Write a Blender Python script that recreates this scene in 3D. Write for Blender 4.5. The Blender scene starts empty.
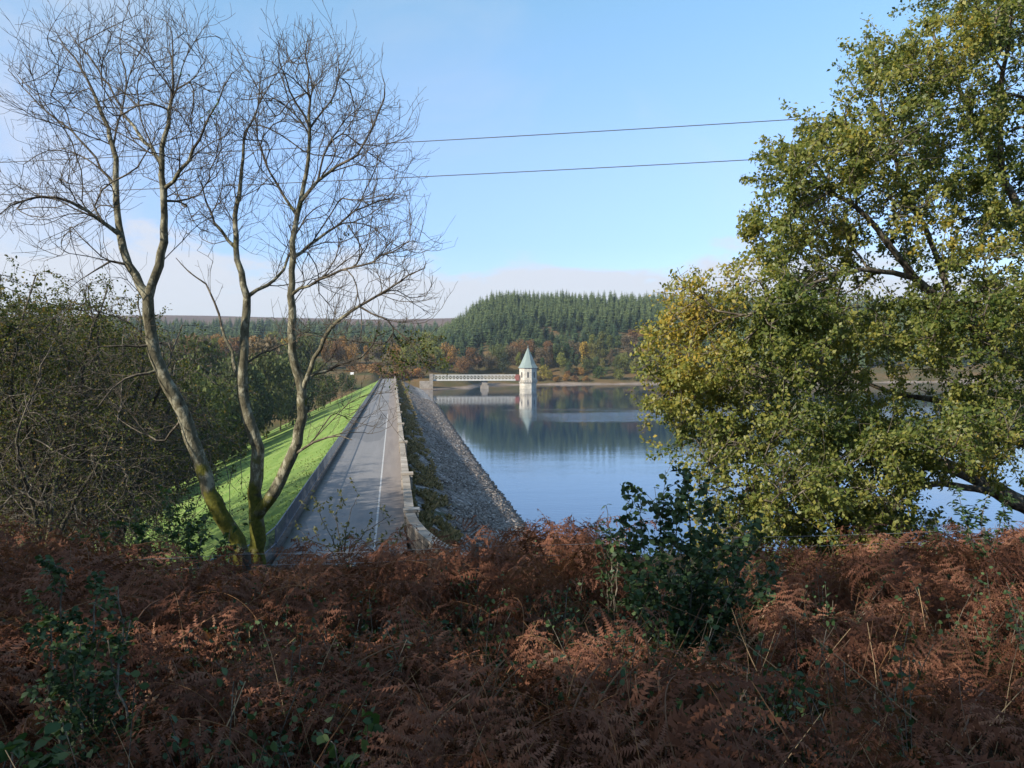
import bpy, math, random
import numpy as np
from mathutils import Vector, Matrix, noise

rng = np.random.default_rng(7)
random.seed(7)
R = math.radians
scene = bpy.context.scene
COL = scene.collection

# ------------------------------------------------------------------ camera
F = 800.0
CAMZ = 10.0
cd = bpy.data.cameras.new('camera')
cam = bpy.data.objects.new('camera', cd)
COL.objects.link(cam)
cd.sensor_width = 36.0
cd.lens = 36.0 * F / 1024.0
cd.clip_start = 0.05
cd.clip_end = 20000
YAW = math.atan((512 - 393) / F)
PITCH = math.atan((384 - 360) / F)
cam.location = (0, 0, CAMZ)
cam.rotation_euler = (R(90) - PITCH, 0, -YAW)
scene.camera = cam
CM = cam.rotation_euler.to_matrix()


def ray(px, py):
    return CM @ Vector(((px - 512) / F, -(py - 384) / F, -1.0))


def P(px, py, Y):
    d = ray(px, py)
    t = Y / d.y
    return np.array((d.x * t, d.y * t, CAMZ + d.z * t))


def U(px):
    d = ray(px, 370)
    return d.x / d.y


def to_px(p):
    v = CM.transposed() @ Vector((p[0], p[1], p[2] - CAMZ))
    return 512 + F * v.x / -v.z, 384 - F * v.y / -v.z


# ------------------------------------------------------------------ helpers
def ss(a, b, x):
    t = np.clip((np.asarray(x, float) - a) / (b - a), 0, 1)
    return t * t * (3 - 2 * t)


def mesh(name, V, Fs, mats, tint=None, smooth=False, mat_idx=None):
    V = np.ascontiguousarray(V, dtype=np.float32)
    if not isinstance(Fs, (list, tuple)):
        Fs = [Fs]
    Fs = [np.asarray(f, dtype=np.int32) for f in Fs if len(f)]
    me = bpy.data.meshes.new(name)
    me.vertices.add(len(V))
    me.vertices.foreach_set('co', V.ravel())
    li = np.concatenate([f.ravel() for f in Fs])
    lt = np.concatenate([np.full(len(f), f.shape[1], dtype=np.int32) for f in Fs])
    ls = np.concatenate([[0], np.cumsum(lt)[:-1]]).astype(np.int32)
    me.loops.add(len(li))
    me.loops.foreach_set('vertex_index', li)
    me.polygons.add(len(lt))
    me.polygons.foreach_set('loop_start', ls)
    me.polygons.foreach_set('loop_total', lt)
    if mat_idx is not None:
        me.polygons.foreach_set('material_index', np.asarray(mat_idx, dtype=np.int32))
    if smooth:
        me.polygons.foreach_set('use_smooth', np.ones(len(lt), dtype=bool))
    if tint is not None:
        a = me.attributes.new('tint', 'FLOAT', 'POINT')
        a.data.foreach_set('value', np.asarray(tint, dtype=np.float32))
    for m in (mats if isinstance(mats, (list, tuple)) else [mats]):
        me.materials.append(m)
    me.update(calc_edges=True)
    me.validate()
    return me


def obj(name, me, parent=None, loc=None, rz=None, scale=None):
    o = bpy.data.objects.new(name, me)
    COL.objects.link(o)
    if parent is not None:
        o.parent = parent
    if loc is not None:
        o.location = loc
    if rz is not None:
        o.rotation_euler = (0, 0, rz)
    if scale is not None:
        o.scale = scale
    return o


def tag(o, label=None, cat=None, group=None, kind=None):
    if label:
        o['label'] = label
    if cat:
        o['category'] = cat
    if group:
        o['group'] = group
    if kind:
        o['kind'] = kind
    return o


def empty(name, loc, label, cat, group=None):
    o = bpy.data.objects.new(name, None)
    COL.objects.link(o)
    o.location = loc
    o.empty_display_size = 0.3
    return tag(o, label, cat, group)


class MB:
    """collects boxes / prisms into one mesh"""

    def __init__(self):
        self.V = []
        self.F = []
        self.n = 0

    def add(self, V, Fs):
        V = np.asarray(V, float)
        for f in Fs:
            self.F.append([i + self.n for i in f])
        self.V.append(V)
        self.n += len(V)

    def box(self, x0, x1, y0, y1, z0, z1):
        V = [(x, y, z) for z in (z0, z1) for y in (y0, y1) for x in (x0, x1)]
        self.add(V, [(0, 2, 3, 1), (4, 5, 7, 6), (0, 1, 5, 4), (2, 6, 7, 3), (0, 4, 6, 2), (1, 3, 7, 5)])

    def obox(self, p, q, w, h):
        """box beam from p to q, width w sideways, height h centred"""
        p = np.array(p, float)
        q = np.array(q, float)
        d = q - p
        d /= np.linalg.norm(d)
        up = np.array((0, 0, 1.0))
        if abs(d[2]) > 0.95:
            up = np.array((1.0, 0, 0))
        s = np.cross(d, up)
        s /= np.linalg.norm(s)
        u = np.cross(s, d)
        V = []
        for e in (p, q):
            for a, b in ((-1, -1), (1, -1), (1, 1), (-1, 1)):
                V.append(e + s * a * w / 2 + u * b * h / 2)
        self.add(V, [(3, 2, 1, 0), (4, 5, 6, 7), (0, 1, 5, 4), (1, 2, 6, 5), (2, 3, 7, 6), (3, 0, 4, 7)])

    def prism(self, cx, cy, n, r0, r1, z0, z1, rot=0.0):
        V = []
        for r, z in ((r0, z0), (r1, z1)):
            for k in range(n):
                a = rot + 2 * math.pi * k / n
                V.append((cx + r * math.cos(a), cy + r * math.sin(a), z))
        Fs = [(k, (k + 1) % n, n + (k + 1) % n, n + k) for k in range(n)]
        Fs += [tuple(range(n - 1, -1, -1)), tuple(range(n, 2 * n))]
        self.add(V, Fs)

    def me(self, name, mat):
        m = bpy.data.meshes.new(name)
        m.from_pydata([tuple(v) for v in np.concatenate(self.V)], [], self.F)
        m.materials.append(mat)
        m.update()
        return m

    def build(self, name, mat, parent=None, off=None):
        if off is not None:
            self.V = [v - np.array(off) for v in self.V]
        return obj(name, self.me(name, mat), parent)


def strip(name, rows, mat, parent=None, smooth=False):
    """grid mesh from rows of points"""
    A = np.array(rows, float)
    n, m = A.shape[:2]
    idx = np.arange(n * m).reshape(n, m)
    f = np.stack([idx[:-1, :-1], idx[:-1, 1:], idx[1:, 1:], idx[1:, :-1]], -1).reshape(-1, 4)
    return obj(name, mesh(name, A.reshape(-1, 3), f, mat, smooth=smooth), parent)


# ------------------------------------------------------------------ materials
def new_mat(name):
    m = bpy.data.materials.new(name)
    m.use_nodes = True
    nt = m.node_tree
    nt.nodes.clear()
    out = nt.nodes.new('ShaderNodeOutputMaterial')
    return m, nt, out


class N:
    def __init__(self, nt):
        self.nt = nt

    def __call__(self, kind, ins=None, **props):
        n = self.nt.nodes.new(kind)
        for k, v in props.items():
            setattr(n, k, v)
        for k, v in (ins or {}).items():
            s = n.inputs[k]
            if isinstance(v, bpy.types.NodeSocket):
                self.nt.links.new(v, s)
            else:
                s.default_value = v
        return n

    def ramp(self, fac, stops):
        n = self.nt.nodes.new('ShaderNodeValToRGB')
        e = n.color_ramp.elements
        while len(e) < len(stops):
            e.new(0.5)
        for k, (p, c) in enumerate(stops):
            e[k].position = p
            e[k].color = (*c, 1) if len(c) == 3 else c
        self.nt.links.new(fac, n.inputs[0])
        return n.outputs[0]

    def noise(self, vec, scale, detail=4, rough=0.55, dist=0.0):
        n = self('ShaderNodeTexNoise', {'Vector': vec, 'Scale': scale, 'Detail': detail, 'Roughness': rough, 'Distortion': dist})
        return n.outputs['Fac']

    def mix(self, f, a, b, blend='MIX'):
        n = self.nt.nodes.new('ShaderNodeMix')
        n.data_type = 'RGBA'
        n.blend_type = blend
        for s, v in ((n.inputs[0], f), (n.inputs[6], a), (n.inputs[7], b)):
            if isinstance(v, bpy.types.NodeSocket):
                self.nt.links.new(v, s)
            else:
                s.default_value = v if isinstance(v, float) else ((*v, 1) if len(v) == 3 else v)
        return n.outputs[2]

    def math(self, op, a, b=None, clamp=False):
        n = self.nt.nodes.new('ShaderNodeMath')
        n.operation = op
        n.use_clamp = clamp
        for s, v in ((n.inputs[0], a), (n.inputs[1], b)):
            if v is None:
                continue
            if isinstance(v, bpy.types.NodeSocket):
                self.nt.links.new(v, s)
            else:
                s.default_value = v
        return n.outputs[0]

    def maprange(self, v, a, b, c=0.0, d=1.0, smooth=True):
        n = self('ShaderNodeMapRange', {'Value': v, 'From Min': a, 'From Max': b, 'To Min': c, 'To Max': d})
        n.interpolation_type = 'SMOOTHSTEP' if smooth else 'LINEAR'
        return n.outputs[0]

    def scalevec(self, vec, s):
        return self('ShaderNodeMapping', {'Vector': vec, 'Scale': s}).outputs[0]


def surf_mat(name, stops, scale, rough=0.85, bump=0.3, bump_scale=None, coord='pos', vscale=None, extra=None, detail=6, bdist=0.02, spec=0.3):
    m, nt, out = new_mat(name)
    n = N(nt)
    if coord == 'pos':
        vec = n('ShaderNodeNewGeometry').outputs['Position']
    else:
        vec = n('ShaderNodeTexCoord').outputs['Object']
    v2 = n.scalevec(vec, vscale) if vscale else vec
    f = n.noise(v2, scale, detail, 0.6)
    c = n.ramp(f, stops)
    if extra:
        c = extra(n, vec, c)
    b = n.noise(vec, bump_scale or scale * 4, 5, 0.6)
    bn = n('ShaderNodeBump', {'Height': b, 'Strength': bump, 'Distance': bdist})
    p = n('ShaderNodeBsdfPrincipled', {'Base Color': c, 'Roughness': rough, 'Normal': bn.outputs[0], 'Specular IOR Level': spec})
    nt.links.new(p.outputs[0], out.inputs[0])
    return m


def leaf_mat(name, stops, transl=0.35, rough=0.5, spec=0.25, objcol=False, gain=1.0):
    m, nt, out = new_mat(name)
    n = N(nt)
    t = n('ShaderNodeAttribute', attribute_name='tint').outputs['Fac']
    if objcol:
        oi = n('ShaderNodeObjectInfo')
        g = n.maprange(t, 0, 1, 0.55, 1.45, smooth=False)
        c = n.mix(1.0, oi.outputs['Color'], n('ShaderNodeCombineColor', {0: g, 1: g, 2: g}).outputs[0], 'MULTIPLY')
    else:
        c = n.ramp(t, stops)
    p = n('ShaderNodeBsdfPrincipled', {'Base Color': c, 'Roughness': rough, 'Specular IOR Level': spec})
    if transl > 0:
        tr = n('ShaderNodeBsdfTranslucent', {'Color': n.mix(1.0, c, (1.25, 1.2, 0.6), 'MULTIPLY')})
        mx = n('ShaderNodeMixShader', {0: transl, 1: p.outputs[0], 2: tr.outputs[0]})
        nt.links.new(mx.outputs[0], out.inputs[0])
    else:
        nt.links.new(p.outputs[0], out.inputs[0])
    return m


M = {}


def bark_mat(name, dark, mid, light, moss=0.0, moss_top=3.0):
    m, nt, out = new_mat(name)
    n = N(nt)
    vec = n('ShaderNodeTexCoord').outputs['Object']
    v2 = n.scalevec(vec, (1, 1, 0.45))
    a = n.noise(v2, 7.0, 7, 0.7, 0.4)
    c = n.ramp(a, [(0.36, dark), (0.44, mid), (0.51, mid), (0.58, light)])
    if moss:
        z = n('ShaderNodeSeparateXYZ', {0: vec}).outputs[2]
        g = n.maprange(z, 0.0, moss_top, 1.0, 0.0)
        nn = n.noise(vec, 2.6, 5, 0.6)
        f = n.math('MULTIPLY', n.maprange(n.math('ADD', nn, n.math('MULTIPLY', g, 0.32)), 0.6, 0.75), moss)
        c = n.mix(f, c, n.ramp(n.noise(vec, 14, 3), [(0.3, (0.055, 0.06, 0.012)), (0.7, (0.13, 0.12, 0.02))]))
    b = n.noise(v2, 22.0, 5, 0.65)
    bn = n('ShaderNodeBump', {'Height': b, 'Strength': 0.7, 'Distance': 0.03})
    p = n('ShaderNodeBsdfPrincipled', {'Base Color': c, 'Roughness': 0.9, 'Normal': bn.outputs[0], 'Specular IOR Level': 0.15})
    nt.links.new(p.outputs[0], out.inputs[0])
    return m


M['bark_pale'] = bark_mat('pale_lichen_bark', (0.038, 0.033, 0.021), (0.115, 0.103, 0.066), (0.29, 0.27, 0.19), 1.0, 3.2)
M['twig_pale'] = bark_mat('twig_bark', (0.045, 0.036, 0.028), (0.085, 0.07, 0.052), (0.16, 0.135, 0.10))
M['bark_dark'] = bark_mat('dark_bark', (0.03, 0.024, 0.018), (0.075, 0.062, 0.045), (0.17, 0.155, 0.12), 0.8, 2.5)
M['bark_wood'] = bark_mat('woodland_bark', (0.022, 0.018, 0.013), (0.05, 0.042, 0.03), (0.12, 0.11, 0.08), 0.7, 4.0)
M['twig_wood'] = bark_mat('woodland_twig', (0.045, 0.037, 0.028), (0.09, 0.075, 0.056), (0.2, 0.175, 0.135))

M['leaf_big'] = leaf_mat('autumn_green_leaf', [(0.0, (0.06, 0.095, 0.023)), (0.35, (0.15, 0.18, 0.042)), (0.68, (0.25, 0.25, 0.065)), (0.86, (0.31, 0.28, 0.06)), (1.0, (0.40, 0.29, 0.05))], 0.5, 0.45, 0.35)
M['leaf_wood'] = leaf_mat('olive_leaf', [(0.0, (0.03, 0.05, 0.012)), (0.5, (0.08, 0.10, 0.024)), (0.8, (0.13, 0.135, 0.035)), (1.0, (0.2, 0.125, 0.035))], 0.35, 0.6, 0.15)
M['leaf_dark'] = leaf_mat('dark_shrub_leaf', [(0.0, (0.025, 0.052, 0.02)), (0.6, (0.048, 0.085, 0.032)), (1.0, (0.09, 0.13, 0.05))], 0.25, 0.5, 0.25)
M['leaf_green'] = leaf_mat('fresh_green_leaf', [(0.0, (0.03, 0.065, 0.02)), (0.6, (0.055, 0.105, 0.03)), (1.0, (0.11, 0.15, 0.04))], 0.3, 0.5, 0.3)
M['leaf_pale'] = leaf_mat('pale_sparse_leaf', [(0.0, (0.07, 0.085, 0.03)), (0.6, (0.12, 0.125, 0.05)), (1.0, (0.2, 0.19, 0.09))], 0.35, 0.5, 0.3)
M['leaf_far'] = leaf_mat('far_foliage', None, 0.25, 0.7, 0.1, objcol=True)
M['bracken'] = leaf_mat('dead_bracken', [(0.0, (0.066, 0.030, 0.020)), (0.3, (0.13, 0.058, 0.037)), (0.65, (0.205, 0.094, 0.060)), (0.88, (0.285, 0.15, 0.093)), (1.0, (0.40, 0.28, 0.18))], 0.25, 0.9, 0.0)
M['stalk'] = leaf_mat('dead_stalk', [(0.0, (0.10, 0.048, 0.023)), (0.6, (0.25, 0.135, 0.06)), (1.0, (0.40, 0.28, 0.15))], 0.0, 0.6, 0.2)
M['grass_blade'] = leaf_mat('grass_blade', [(0.0, (0.04, 0.07, 0.02)), (0.5, (0.075, 0.11, 0.03)), (1.0, (0.19, 0.16, 0.07))], 0.3, 0.6, 0.2)
M['bank_blade'] = leaf_mat('bank_blade', [(0.0, (0.08, 0.13, 0.03)), (0.5, (0.15, 0.21, 0.05)), (1.0, (0.27, 0.27, 0.1))], 0.3, 0.8, 0.05)
M['heath'] = leaf_mat('heath_blade', [(0.0, (0.08, 0.068, 0.03)), (0.5, (0.16, 0.13, 0.055)), (1.0, (0.30, 0.21, 0.10))], 0.2, 0.7, 0.1)

def rubble_material(name, stops, transl, rough, spec):
    m, nt_, out = new_mat(name)
    n = N(nt_)
    t = n('ShaderNodeAttribute', attribute_name='tint').outputs['Fac']
    z = n('ShaderNodeSeparateXYZ', {0: n('ShaderNodeNewGeometry').outputs['Position']}).outputs[2]
    c = n.mix(n.maprange(z, -5.15, -5.38), n.ramp(t, stops), (0.05, 0.045, 0.038))
    p = n('ShaderNodeBsdfPrincipled', {'Base Color': c, 'Roughness': n.maprange(z, -5.15, -5.38, rough, 0.4), 'Specular IOR Level': spec})
    nt_.links.new(p.outputs[0], out.inputs[0])
    return m


M['rubble'] = rubble_material('rubble_stone', [(0.0, (0.085, 0.07, 0.06)), (0.5, (0.19, 0.16, 0.135)), (0.9, (0.32, 0.275, 0.235)), (1.0, (0.48, 0.43, 0.38))], 0.0, 0.85, 0.2)


def conifer_material():
    m, nt, out = new_mat('conifer_needles')
    n = N(nt)
    t = n('ShaderNodeAttribute', attribute_name='tint').outputs['Fac']
    oi = n('ShaderNodeObjectInfo')
    c = n.ramp(t, [(0.0, (0.018, 0.032, 0.017)), (0.6, (0.045, 0.075, 0.036)), (1.0, (0.095, 0.13, 0.058))])
    g_ = n.maprange(n.math('FRACT', n.math('MULTIPLY', oi.outputs['Random'], 7.3)), 0, 1, 0.6, 1.35, smooth=False)
    c = n.mix(1.0, c, n('ShaderNodeCombineColor', {0: g_, 1: g_, 2: g_}).outputs[0], 'MULTIPLY')
    c2 = n.mix(n.maprange(oi.outputs['Random'], 0.3, 1.0, 0.0, 1.0), c, n.ramp(t, [(0.0, (0.03, 0.055, 0.025)), (1.0, (0.13, 0.16, 0.06))]))
    p = n('ShaderNodeBsdfPrincipled', {'Base Color': c2, 'Roughness': 0.7, 'Specular IOR Level': 0.15})
    nt.links.new(p.outputs[0], out.inputs[0])
    return m


M['conifer'] = conifer_material()


def road_extra(n, v, c):
    c = n.mix(n.maprange(n.noise(v, 60, 2), 0.45, 0.75, 0, 0.35), c, (0.24, 0.235, 0.225))
    # old repair patches, cracks and moss along the left edge
    vb = n('ShaderNodeTexVoronoi', {'Vector': n.scalevec(v, (0.35, 0.07, 1)), 'Scale': 1.0})
    pt = n('ShaderNodeSeparateColor', {0: vb.outputs['Color']}).outputs[1]
    c = n.mix(n.maprange(pt, 0.72, 0.78, 0.0, 0.5), c, (0.105, 0.103, 0.102))
    vc = n('ShaderNodeTexVoronoi', {'Vector': v, 'Scale': 0.28}, feature='DISTANCE_TO_EDGE')
    c = n.mix(n.maprange(n.math('ADD', vc.outputs[0], n.math('MULTIPLY', n.noise(v, 3.0, 3), 0.05)), 0.032, 0.02, 0.0, 0.7), c, (0.06, 0.058, 0.055))
    x = n('ShaderNodeSeparateXYZ', {0: v}).outputs[0]
    e = n.maprange(n.math('ADD', x, n.math('MULTIPLY', n.noise(v, 1.2, 5), 1.2)), -4.6, -5.3, 0.0, 0.85)
    return n.mix(e, c, (0.075, 0.07, 0.045))


M['asphalt'] = surf_mat('asphalt', [(0.3, (0.165, 0.157, 0.15)), (0.7, (0.215, 0.205, 0.197))], 0.35, 0.75, 0.15, 40, vscale=(2.5, 0.12, 1),
                        extra=road_extra)
M['footway'] = surf_mat('footway_asphalt', [(0.3, (0.18, 0.155, 0.138)), (0.7, (0.235, 0.205, 0.182))], 0.6, 0.8, 0.15, 40, vscale=(2, 0.15, 1))
M['paint'] = surf_mat('worn_white_paint', [(0.35, (0.3, 0.29, 0.28)), (0.6, (0.52, 0.51, 0.48))], 3.0, 0.7, 0.05)
M['metal'] = surf_mat('grey_metal', [(0.3, (0.09, 0.105, 0.13)), (0.7, (0.14, 0.16, 0.19))], 2.0, 0.45, 0.05)
M['wire'] = surf_mat('galvanised_wire', [(0.3, (0.16, 0.16, 0.16)), (0.7, (0.26, 0.26, 0.26))], 2.0, 0.5, 0.05)
M['cable'] = surf_mat('dark_cable', [(0.3, (0.07, 0.075, 0.085)), (0.7, (0.1, 0.105, 0.115))], 2.0, 0.6, 0.05)
M['post_wood'] = surf_mat('weathered_post', [(0.3, (0.035, 0.026, 0.018)), (0.7, (0.085, 0.068, 0.05))], 9.0, 0.9, 0.5, 30, vscale=(1, 1, 0.15))
M['white_iron'] = surf_mat('white_painted_iron', [(0.3, (0.42, 0.41, 0.38)), (0.7, (0.54, 0.53, 0.49))], 0.7, 0.6, 0.05)
M['red_iron'] = surf_mat('red_oxide_iron', [(0.3, (0.2, 0.07, 0.055)), (0.7, (0.27, 0.1, 0.08))], 0.9, 0.6, 0.05)
M['sign_white'] = surf_mat('white_sign_face', [(0.3, (0.75, 0.75, 0.73)), (0.7, (0.8, 0.8, 0.78))], 0.9, 0.5, 0.02)
M['roof_copper'] = surf_mat('green_copper', [(0.3, (0.15, 0.19, 0.178)), (0.7, (0.21, 0.26, 0.245))], 0.5, 0.6, 0.1, vscale=(1, 1, 0.25))
M['dark_glass'] = surf_mat('dark_window', [(0.3, (0.03, 0.03, 0.035)), (0.7, (0.05, 0.05, 0.055))], 0.9, 0.25, 0.02)
M['litter'] = surf_mat('litter', [(0.3, (0.02, 0.012, 0.008)), (0.7, (0.06, 0.035, 0.02))], 4.0, 0.95, 0.6, 20)


def stone_material(name, a, b, mortar, bw, bh, coord='Object'):
    m, nt, out = new_mat(name)
    n = N(nt)
    vec = n('ShaderNodeTexCoord').outputs['Object']
    s = n('ShaderNodeSeparateXYZ', {0: vec})
    along = n.math('ADD', s.outputs[0], s.outputs[1])
    cv = n('ShaderNodeCombineXYZ', {0: along, 1: s.outputs[2], 2: 0.0})
    bt = n('ShaderNodeTexBrick', {'Vector': cv.outputs[0], 'Color1': (*a, 1), 'Color2': (*b, 1), 'Mortar': (*mortar, 1), 'Scale': 1.0,
                                  'Mortar Size': bh * 0.06, 'Brick Width': bw, 'Row Height': bh})
    st = n.ramp(n.noise(vec, 0.6, 6, 0.65), [(0.3, (0.62, 0.6, 0.55)), (0.7, (1.1, 1.08, 1.05))])
    c = n.mix(1.0, bt.outputs[0], st, 'MULTIPLY')
    bn = n('ShaderNodeBump', {'Height': n.math('ADD', n.noise(vec, 9, 4), n.math('MULTIPLY', bt.outputs['Fac'], -0.6)), 'Strength': 0.5, 'Distance': 0.04})
    p = n('ShaderNodeBsdfPrincipled', {'Base Color': c, 'Roughness': 0.9, 'Normal': bn.outputs[0], 'Specular IOR Level': 0.2})
    nt.links.new(p.outputs[0], out.inputs[0])
    return m


M['stone'] = stone_material('parapet_stone', (0.2, 0.17, 0.14), (0.36, 0.31, 0.26), (0.1, 0.088, 0.075), 0.75, 0.32)
M['coping'] = stone_material('coping_stone', (0.27, 0.235, 0.195), (0.43, 0.385, 0.33), (0.15, 0.135, 0.11), 1.6, 0.8)
M['dark_stone'] = stone_material('dark_kerb_stone', (0.10, 0.09, 0.085), (0.14, 0.13, 0.12), (0.06, 0.055, 0.05), 0.9, 0.35)
M['tower_stone'] = stone_material('tower_stone', (0.5, 0.475, 0.42), (0.57, 0.54, 0.48), (0.36, 0.34, 0.3), 1.2, 0.6)
M['pier_stone'] = stone_material('pier_stone', (0.3, 0.27, 0.24), (0.38, 0.34, 0.3), (0.2, 0.18, 0.16), 1.2, 0.6)


def grass_material():
    m, nt, out = new_mat('mown_grass')
    n = N(nt)
    vec = n('ShaderNodeNewGeometry').outputs['Position']
    c = n.ramp(n.noise(vec, 0.16, 9, 0.7), [(0.3, (0.115, 0.185, 0.04)), (0.5, (0.17, 0.25, 0.06)), (0.64, (0.22, 0.275, 0.08)), (0.75, (0.25, 0.26, 0.1))])
    st = n.noise(n.scalevec(vec, (0.9, 0.03, 0.9)), 1.0, 3, 0.5)
    c = n.mix(n.maprange(st, 0.4, 0.7, 0.0, 0.5), c, (0.085, 0.165, 0.03))
    c = n.mix(n.maprange(n.noise(vec, 2.5, 4, 0.7), 0.5, 0.8, 0, 0.4), c, (0.22, 0.23, 0.08))
    bn = n('ShaderNodeBump', {'Height': n.noise(vec, 8.0, 5, 0.7), 'Strength': 0.5, 'Distance': 0.15})
    p = n('ShaderNodeBsdfPrincipled', {'Base Color': c, 'Roughness': 0.9, 'Normal': bn.outputs[0], 'Specular IOR Level': 0.1})
    nt.links.new(p.outputs[0], out.inputs[0])
    return m


M['grass'] = grass_material()


def pitching_material():
    m, nt, out = new_mat('stone_pitching')
    n = N(nt)
    vec = n('ShaderNodeNewGeometry').outputs['Position']
    vo = n('ShaderNodeTexVoronoi', {'Vector': vec, 'Scale': 2.2})
    vo.feature = 'F1'
    v = n('ShaderNodeSeparateColor', {0: vo.outputs['Color']}).outputs[0]
    c = n.ramp(v, [(0.0, (0.1, 0.085, 0.075)), (0.5, (0.175, 0.15, 0.13)), (0.9, (0.28, 0.245, 0.215)), (1.0, (0.42, 0.38, 0.35))])
    z = n('ShaderNodeSeparateXYZ', {0: vec}).outputs[2]
    band = n.maprange(z, -3.6, -4.6)
    c = n.mix(band, c, n.ramp(v, [(0.0, (0.15, 0.14, 0.125)), (0.6, (0.26, 0.24, 0.22)), (1.0, (0.42, 0.39, 0.36))]))
    c = n.mix(n.math('MULTIPLY', n.maprange(n.noise(vec, 0.5, 5, 0.65), 0.5, 0.66), n.maprange(z, -3.4, -1.6)), c, (0.055, 0.06, 0.022))
    h = n.math('SUBTRACT', 1.0, vo.outputs['Distance'])
    bn = n('ShaderNodeBump', {'Height': h, 'Strength': 1.0, 'Distance': 0.3})
    p = n('ShaderNodeBsdfPrincipled', {'Base Color': c, 'Roughness': 0.85, 'Normal': bn.outputs[0], 'Specular IOR Level': 0.25})
    nt.links.new(p.outputs[0], out.inputs[0])
    return m


M['pitching'] = pitching_material()


def ground_material():
    m, nt, out = new_mat('hill_ground')
    n = N(nt)
    vec = n('ShaderNodeNewGeometry').outputs['Position']
    s = n('ShaderNodeSeparateXYZ', {0: vec})
    z, y = s.outputs[2], s.outputs[1]
    near = n.ramp(n.noise(vec, 1.5, 6, 0.65), [(0.3, (0.018, 0.013, 0.008)), (0.55, (0.04, 0.03, 0.016)), (0.75, (0.05, 0.055, 0.02))])
    mid = n.ramp(n.noise(vec, 0.045, 7, 0.65), [(0.3, (0.045, 0.06, 0.02)), (0.5, (0.10, 0.075, 0.032)), (0.7, (0.17, 0.10, 0.045))])
    moor = n.ramp(n.noise(n.scalevec(vec, (1, 1, 4)), 0.006, 7, 0.6), [(0.3, (0.085, 0.055, 0.045)), (0.6, (0.13, 0.085, 0.06)), (0.75, (0.15, 0.12, 0.06))])
    c = n.mix(n.maprange(y, 60, 200), near, mid)
    c = n.mix(n.maprange(y, 900, 1500), c, moor)
    shore = n.math('MULTIPLY', n.maprange(n.math('ADD', z, n.math('MULTIPLY', n.noise(vec, 0.03, 4), 4.0)), -2.3, -3.2), n.maprange(y, 380, 420))
    c = n.mix(shore, c, n.ramp(n.noise(vec, 0.3, 5, 0.7), [(0.3, (0.15, 0.115, 0.088)), (0.7, (0.31, 0.25, 0.2))]))
    bn = n('ShaderNodeBump', {'Height': n.noise(vec, 2.0, 6, 0.7), 'Strength': 0.7, 'Distance': 0.25})
    p = n('ShaderNodeBsdfPrincipled', {'Base Color': c, 'Roughness': 0.95, 'Normal': bn.outputs[0], 'Specular IOR Level': 0.1})
    nt.links.new(p.outputs[0], out.inputs[0])
    return m


M['ground'] = ground_material()


def water_material():
    m, nt, out = new_mat('reservoir_water')
    n = N(nt)
    vec = n('ShaderNodeNewGeometry').outputs['Position']
    a = n.noise(n.scalevec(vec, (0.6, 1.3, 1)), 1.1, 4, 0.55)
    b = n.noise(n.scalevec(vec, (0.35, 1.0, 1)), 0.22, 3, 0.5)
    big = n.noise(n.scalevec(vec, (0.6, 2.2, 1)), 0.012, 3, 0.5, 0.3)
    calm = n.maprange(big, 0.42, 0.62, 0.75, 1.1)
    sv_ = n('ShaderNodeSeparateXYZ', {0: vec})
    yy = n.math('ADD', sv_.outputs[1], n.math('MULTIPLY', n.math('SUBTRACT', n.noise(n.scalevec(vec, (1, 2.5, 1)), 0.02, 4), 0.5), 70.0))
    lane = n.math('MULTIPLY', n.math('MULTIPLY', n.maprange(yy, 188, 205), n.maprange(yy, 250, 232)), n.maprange(sv_.outputs[0], 30, 48))
    windy = n.math('ADD', n.math('ADD', n.maprange(yy, 150, 95, 0.045, 0.13), n.math('MULTIPLY', lane, 0.8)), 0.0)
    h = n.math('ADD', n.math('MULTIPLY', a, 0.35), n.math('MULTIPLY', b, 0.65))
    bn = n('ShaderNodeBump', {'Height': h, 'Strength': n.math('MULTIPLY', calm, windy), 'Distance': 0.3})
    p = n('ShaderNodeBsdfPrincipled', {'Base Color': (0.005, 0.032, 0.08, 1), 'Roughness': 0.04, 'IOR': 1.95, 'Normal': bn.outputs[0], 'Specular IOR Level': 0.5})
    nt.links.new(p.outputs[0], out.inputs[0])
    return m


M['water'] = water_material()

# ------------------------------------------------------------------ world, sun
SUN_EL = R(29)
SUN_AZ = R(119)  # counter-clockwise from +Y (dam axis), i.e. to the left and a little behind
S = Vector((-math.sin(SUN_AZ) * math.cos(SUN_EL), math.cos(SUN_AZ) * math.cos(SUN_EL), math.sin(SUN_EL)))
w = bpy.data.worlds.new('World')
scene.world = w
w.use_nodes = True
nt = w.node_tree
nt.nodes.clear()
n = N(nt)
sky = n('ShaderNodeTexSky', sky_type='NISHITA')
sky.sun_disc = False
sky.sun_elevation = SUN_EL
sky.sun_rotation = -SUN_AZ
sky.altitude = 300
sky.air_density = 1.0
sky.dust_density = 0.35
sky.ozone_density = 1.6
dirv = n('ShaderNodeTexCoord').outputs['Generated']
sp = n('ShaderNodeSeparateXYZ', {0: dirv})
dz = sp.outputs[2]
dx = sp.outputs[0]
nz = n.noise(n.scalevec(dirv, (1, 1, 3.2)), 5.0, 7, 0.58, 0.3)
dzn = n.math('ADD', dz, n.math('MULTIPLY', n.math('SUBTRACT', nz, 0.5), 0.24))
low = n.maprange(dzn, 0.138, 0.098)
nz2 = n.noise(n.scalevec(dirv, (1.2, 1.2, 1.6)), 2.6, 8, 0.6, 0.5)
left = n.math('MULTIPLY', n.maprange(dx, -0.16, -0.40), n.maprange(nz2, 0.32, 0.60))
wisp = n.math('MULTIPLY', n.maprange(nz2, 0.5, 0.8), 0.22)
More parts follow.
